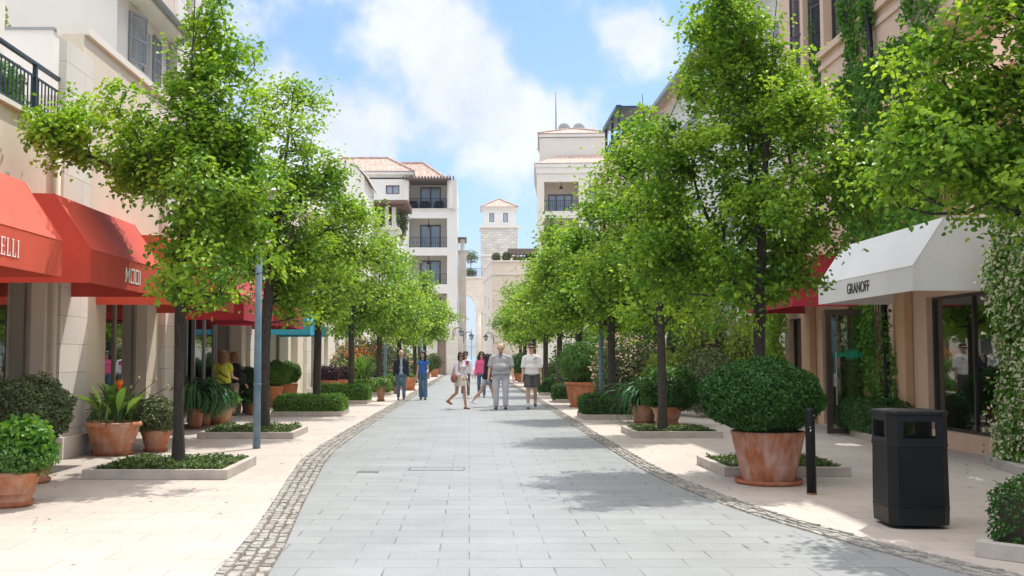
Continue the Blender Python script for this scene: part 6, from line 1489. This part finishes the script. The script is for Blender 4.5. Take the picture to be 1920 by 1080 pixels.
    if shoes:
        for i in range(2):
            mb = MB(); sm = MB(); heel, toe, fu, an, kn, hp = J['foot%d' % i]; capsule(mb, heel, toe, .041*sc, .033*sc, sq=(1.15, 1))
            if shoes[1]: capsule(mb, an-(an-kn).normalized()*-.0, heel.lerp(toe, .3), .043*sc, .04*sc)
            o_ = -fu*.03*sc; 
            capsule(sm, heel+o_, toe+o_*.75, .035*sc, .030*sc, sq=(1.3, .5))
            sh_o = fuse(mb, 'shoe', shoes[0], root, .009, 1); fuse(sm, 'sole', shoes[2] if len(shoes) > 2 else M_letw, sh_o, .008, 0)
        if len(shoes) > 3:
            for i in range(2): mb = MB(); heel, toe, fu, an, kn, hp = J['foot%d' % i]; capsule(mb, an, an.lerp(kn, .2), ar+.008, ar+.008, ends=False); mb.build('sock', shoes[3], root, smooth=True)
    if extra: extra(root, dict(T=T, hz=hz, sc=sc, zs=zs, zn=zn, sw=sw, hands=hands, legs=legs, wd=wd, J=J, torso=torso, sleeves=sleeves, belly=belly, Mh=Mh))
    return root
C_navy = cloth('navy_cloth', (.018,.022,.05)); C_tee = cloth('pale_blue_tee', (.42,.48,.58)); C_jean = cloth('mid_blue_denim', (.10,.17,.28), .25); C_jean2 = cloth('blue_denim', (.08,.17,.29), .2)
C_blue = cloth('royal_blue_cloth', (.03,.14,.50)); C_white = cloth('white_cloth', (.78,.76,.76), .03); C_lil = cloth('lilac_cloth', (.70,.58,.68), .06); C_cream = cloth('cream_cloth', (.76,.71,.60), .04)
C_pink = cloth('hot_pink_cloth', (.80,.12,.27)); C_gry = cloth('light_grey_marl', (.40,.40,.425)); C_gry2 = cloth('pale_grey_jersey', (.54,.54,.62)); C_dgry = cloth('charcoal_cloth', (.10,.10,.10)); C_blk = cloth('black_cloth', (.012,.012,.014))
C_yel = cloth('lime_yellow_cloth', (.62,.66,.06)); C_beige = cloth('beige_cloth', (.50,.42,.32)); H_dark = plain('dark_brown_hair', (.025,.014,.010), .5, .3, 40); H_blk = plain('black_hair', (.012,.010,.010), .5, .3, 40); H_bl = plain('blond_hair', (.24,.11,.045), .6, .25, 40)
C_tan = cloth('tan_leather', (.28,.12,.06)); C_brn = cloth('brown_bag', (.36,.15,.10))
def bag(root, c, rad, mat, name='bag', strap=None):
    mb = MB(); mb.ell(c, rad, 14, 10); o = mb.build(name, mat, root, smooth=True)
    if strap: MB().tube(strap, .012, 6).build('strap', mat, o)
def ground_at(px, py): g = gnd(px, py); return (g.x, g.y)
# 1 navy jacket
def ex(root, k):
    sc = k['sc']; T = k['T']; hz = k['hz']
    for s_ in (-1, 1):
        mb = MB(); mb.ell(T(s_*.10*sc, .0, hz+.10*sc), (.095*sc, .15*sc, .17*sc), 14, 10); mb.ell(T(s_*.095*sc, .01, hz+.34*sc), (.10*sc, .14*sc, .22*sc), 14, 10)
        mb.ell(T(s_*.1*sc, .02, k['zs']-.01), (.10*sc, .085*sc, .075*sc), 12, 8)
        (shp, el, wr, d2) = k['hands'][0 if s_ > 0 else 1]; capsule(mb, shp, el, .066*sc, .055*sc); capsule(mb, el, el.lerp(wr, .93), .055*sc, .042*sc, ends=False)
        fuse(mb, 'jacket_half', C_navy, root, .01, 2)
    mb = MB(); mb.ell(T(0, .07*sc, k['zs']+.04*sc), (.09*sc, .06*sc, .05*sc), 12, 8); mb.build('hood', C_navy, root, smooth=True)
person(ground_at(752, 751), 1.72, 'bald man in an open navy jacket over a pale tee and jeans', rz=R(4), la=(8, 8), ra=(-6, 10), top=(C_tee, .5, .004, .01), bottom=(C_jean, 1.93, .002, .006, 'jeans'), shoes=(C_dgry, 0), arms=((4, 7, 14), (4, 8, 14)), extra=ex)
# 2 woman in blue
person(ground_at(793, 750), 1.68, 'long-haired woman in a royal blue top and wide blue jeans', rz=R(-4), female=True, wd=.92, la=(5, 4), ra=(-7, 8), top=(C_blue, .35, .004, .006), bottom=(C_jean2, 1.97, .002, .03, 'jeans'), shoes=(C_blk, 0), hair='long', hairc=H_blk, head=(4, -22), arms=((10, 6, 70), (0, 8, 20)), skin=SKIN,
    extra=lambda root, k: bag(root, k['T'](-.20, .02, k['hz']-.06), (.045, .08, .11), C_tan, 'handbag'))
# 3 woman in skirt
def ex(root, k):
    sc = k['sc']; T = k['T']; hz = k['hz']
    mb = MB(); a = T(0, 0, hz+.13*sc)
    prof = [(.125*sc, .12), (.155*sc, .04), (.178*sc, -.08), (.19*sc, -.22), (.192*sc, -.235), (.18*sc, -.23), (.1*sc, .05)]
    mb.lathe([(r_, z*sc) for r_, z in prof], 28, (0, -.02, hz+.02)); mb.v = [(v[0], v[1]*.86, v[2]) for v in mb.v]; mb.build('skirt', C_cream, root, smooth=True)
    for s_ in (-1, 1):
        mb = MB(); mb.ell(T(s_*.125*sc, .02, hz+.14*sc), (.075*sc, .14*sc, .20*sc), 14, 10); mb.ell(T(s_*.11*sc, .02, hz+.36*sc), (.08*sc, .115*sc, .18*sc), 14, 10); mb.ell(T(s_*.09*sc, .02, k['zs']), (.085*sc, .07*sc, .06*sc), 12, 8)
        (shp, el, wr, d2) = k['hands'][0 if s_ > 0 else 1]; capsule(mb, shp, el, .062*sc, .06*sc); capsule(mb, el, el.lerp(wr, .55), .06*sc, .065*sc, ends=False); fuse(mb, 'open_shirt', C_lil, root, .01, 2)
    bag(root, T(-.27*sc, -.03, hz+.02), (.06, .13, .13), C_brn, 'shoulder_bag', [T(-.25*sc, -.1, hz+.10), T(-.17*sc, -.13, hz+.3), T(-.10*sc, -.06, k['zs']+.06), T(-.12*sc, .1, k['zs']), T(-.24*sc, .08, hz+.12)])
person(ground_at(862, 767), 1.64, 'woman in a cream skirt and open lilac shirt with a brown shoulder bag, mid-stride', rz=R(42), female=True, wd=.95, la=(16, 8), ra=(-6, 52), lean=4, head=(0, -34), glasses=True, top=(C_white, .1, .003), shoes=(C_tan, 0, C_tan), hair='bob', hairc=H_dark, arms=((-4, 8, 30), (20, 12, 45)), skin=SKIN2, extra=ex)
# 4 man behind with magenta patch
def ex(root, k):
    T = k['T']; MB().box(-.02, .10, -.165, -.15, k['hz']+.30, k['hz']+.44).build('shirt_print', plain('magenta_print', (.42,.05,.20), .7), root)
    mb = MB(); mb.ell((0, .02, .055), (.088, .1, .07), 14, 8); mb.v = [tuple(k['Mh'] @ Vector(v)) for v in mb.v]; mb.build('cap', C_dgry, root, smooth=True)
person(ground_at(873, 746), 1.68, 'person in a white sweatshirt with a magenta print, walking behind the woman in the skirt', rz=R(5), la=(10, 6), ra=(-14, 22), top=(C_white, 1.9, .014, .01), bottom=(cloth('grey_trousers', (.13,.13,.15)), 1.93), shoes=(C_white, 0), glasses=True, hair='short', hairc=H_dark, extra=ex)
# 5 pink hoodie
person(ground_at(903, 746), 1.68, 'curly-haired woman in a hot pink sweatshirt and blue jeans', rz=R(0), female=True, wd=1.02, la=(8, 6), ra=(-10, 20), top=(C_pink, 1.9, .014, .014), bottom=(C_jean2, 1.93, .002, 0, 'jeans'), shoes=(cloth('olive_shoe', (.16,.14,.08)), 0), hair='curly', hairc=H_dark, glasses=True, arms=((4, 10, 18), (2, 10, 24)),
    extra=lambda root, k: MB().lathe([(.075, 0), (.09, .03), (.07, .05), (.05, .02)], 16, tuple(k['T'](0, .01, k['zn']-.05))).build('collar', C_pink, root, smooth=True))
# 6 woman in black hurrying across behind the bald man
def ex(root, k): bag(root, k['T'](-.05, -.26, k['hz']+.03), (.10, .13, .15), C_blk, 'black_bag', [k['T'](0, -.18, k['hz']+.12), k['T'](0, 0, k['zs']+.06)])
person(ground_at(913, 763), 1.62, 'dark-haired woman in black with pale denim shorts, half hidden behind the bald man', rz=R(62), female=True, wd=.95, la=(22, 4), ra=(-24, 22), lean=5, top=(C_blk, 1.7, .014, .01), bottom=(cloth('pale_denim', (.42,.48,.56)), .42, .006, .02, 'shorts'), shoes=(C_white, 0, M_letw, C_white), hair='long', hairc=H_blk, arms=((16, 8, 50), (10, 8, 50)), extra=ex, head=(6, 0))
# 7 bald man
def ex(root, k):
    T = k['T']; mb = MB(); mb.poly_prism([T(-.045, -.118, k['zn']-.035), T(.045, -.118, k['zn']-.035), T(0, -.145, k['zn']-.13)], (0, .03, 0)); mb.build('undershirt', C_dgry, root)
    mb = MB()
    for s_ in (-1, 1): mb.tube([T(s_*.06, -.09, k['zn']-.02), T(s_*.035, -.135, k['zn']-.09), T(0, -.155, k['zn']-.14)], .012, 6)
    mb.build('collar', C_gry, root, smooth=True)
    mb = MB(); mb.ell((0, -.062, -.085), (.045, .032, .035), 12, 8); mb.v = [tuple(k['Mh'] @ Vector(v)) for v in mb.v]; mb.build('beard', plain('grey_beard', (.42,.33,.28), .9, .2, 60), root, smooth=True)
person(ground_at(939, 768), 1.86, 'heavy bald man in a light grey tee and pale grey joggers, head bowed', rz=R(-2), wd=1.34, belly=.075, la=(9, 6), ra=(4, 5), head=(22, 4), top=(C_gry, .78, .018, .03), bottom=(C_gry2, 1.95, .008, .012, 'joggers'), shoes=(C_navy, 0, C_white), arms=((10, 13, 12), (12, 12, 14)), extra=ex)
# 8 man in shorts
def ex(root, k):
    T = k['T']; mb = MB(); z = k['hz']+.43
    for i, w_ in enumerate((.014, .02, .012, .018, .02)): mb.box(.045+i*.021, .045+i*.021+w_*.8, -.172, -.16, z, z+.026)
    mb.box(.055, .13, -.172, -.16, z-.024, z-.014); mb.build('shirt_print', M_letd, root)
    (shp, el, wr, d2) = k['hands'][0]; capsule(mb := MB(), el.lerp(wr, .9), el.lerp(wr, 1.0), .033, .033, ends=False); mb.build('watch', M_black, root)
person(ground_at(997, 767), 1.88, 'young man in an oversized white tee, charcoal shorts and sunglasses', rz=R(-3), wd=1.0, la=(-10, 26), ra=(9, 4), head=(2, 3), glasses=True, top=(C_white, .9, .02, .035), bottom=(C_dgry, .82, .016, .03, 'shorts'), shoes=(C_dgry, 0, C_white, C_white), hair='short', hairc=H_blk, arms=((4, 9, 8), (10, 9, 10)), extra=ex)
# 9, 10 the two women at the shop door, seen from behind
def ex(root, k): MB().tube([k['T'](.13, -.05, k['zs']+.05), k['T'](.02, .145, k['zs']-.2), k['T'](-.17, .12, k['hz']+.12)], .014, 6).build('strap', C_blk, root)
person((-5.80, 25.2), 1.64, 'woman in a lime-yellow top seen from behind at the shop door', rz=R(172), female=True, wd=1.1, la=(2, 2), ra=(-3, 3), top=(C_yel, .45, .012, .02), bottom=(C_blk, 1.95, .004, .01), shoes=(C_blk, 0), hair='long', hairc=H_bl, arms=((10, 8, 40), (20, 6, 60)), extra=ex)
person((-5.88, 26.7), 1.60, 'blond woman in black jacket and beige trousers beside the yellow-topped woman', rz=R(150), female=True, wd=1.05, la=(4, 4), ra=(-6, 8), top=(C_blk, 1.9, .016, .02), bottom=(C_beige, 1.95, .004, .015), shoes=(C_blk, 0), hair='bob', hairc=H_bl, arms=((10, 10, 30), (4, 10, 40)),
    extra=lambda root, k: bag(root, k['T'](-.26, .0, k['hz']+.10), (.07, .16, .15), C_blk, 'handbag'))

# 11 woman put inside the shop to stand in for a window reflection
person((-7.08, 16.9), 1.60, 'brown-haired woman in pink put inside the shop at the left edge to stand in for a window reflection', rz=R(-12), female=True, wd=1.0, la=(4, 4), ra=(-4, 6), top=(C_pink, 1.9, .014, .014), bottom=(C_jean2, 1.93, .002, 0, 'jeans'), shoes=(C_blk, 0), hair='long', hairc=plain('auburn_hair', (.16,.06,.03), .6), arms=((10, 10, 30), (6, 10, 40)))

# ================================================================== AIR
m = bpy.data.materials.new('haze_air'); m.use_nodes = True; nt = m.node_tree; nt.nodes.clear()
o = nt.nodes.new('ShaderNodeOutputMaterial'); v = nt.nodes.new('ShaderNodeVolumePrincipled'); nt.links.new(v.outputs[0], o.inputs['Volume'])
v.inputs['Color'].default_value = (.86,.92,1,1); v.inputs['Density'].default_value = HAZE = .00022; v.inputs['Anisotropy'].default_value = .2
if HAZE:
    mb = MB(); mb.box(-6400, 6400, -65, 9500, -3.5, 300); hz_ = mb.build('haze', m); hz_['kind'] = 'stuff'
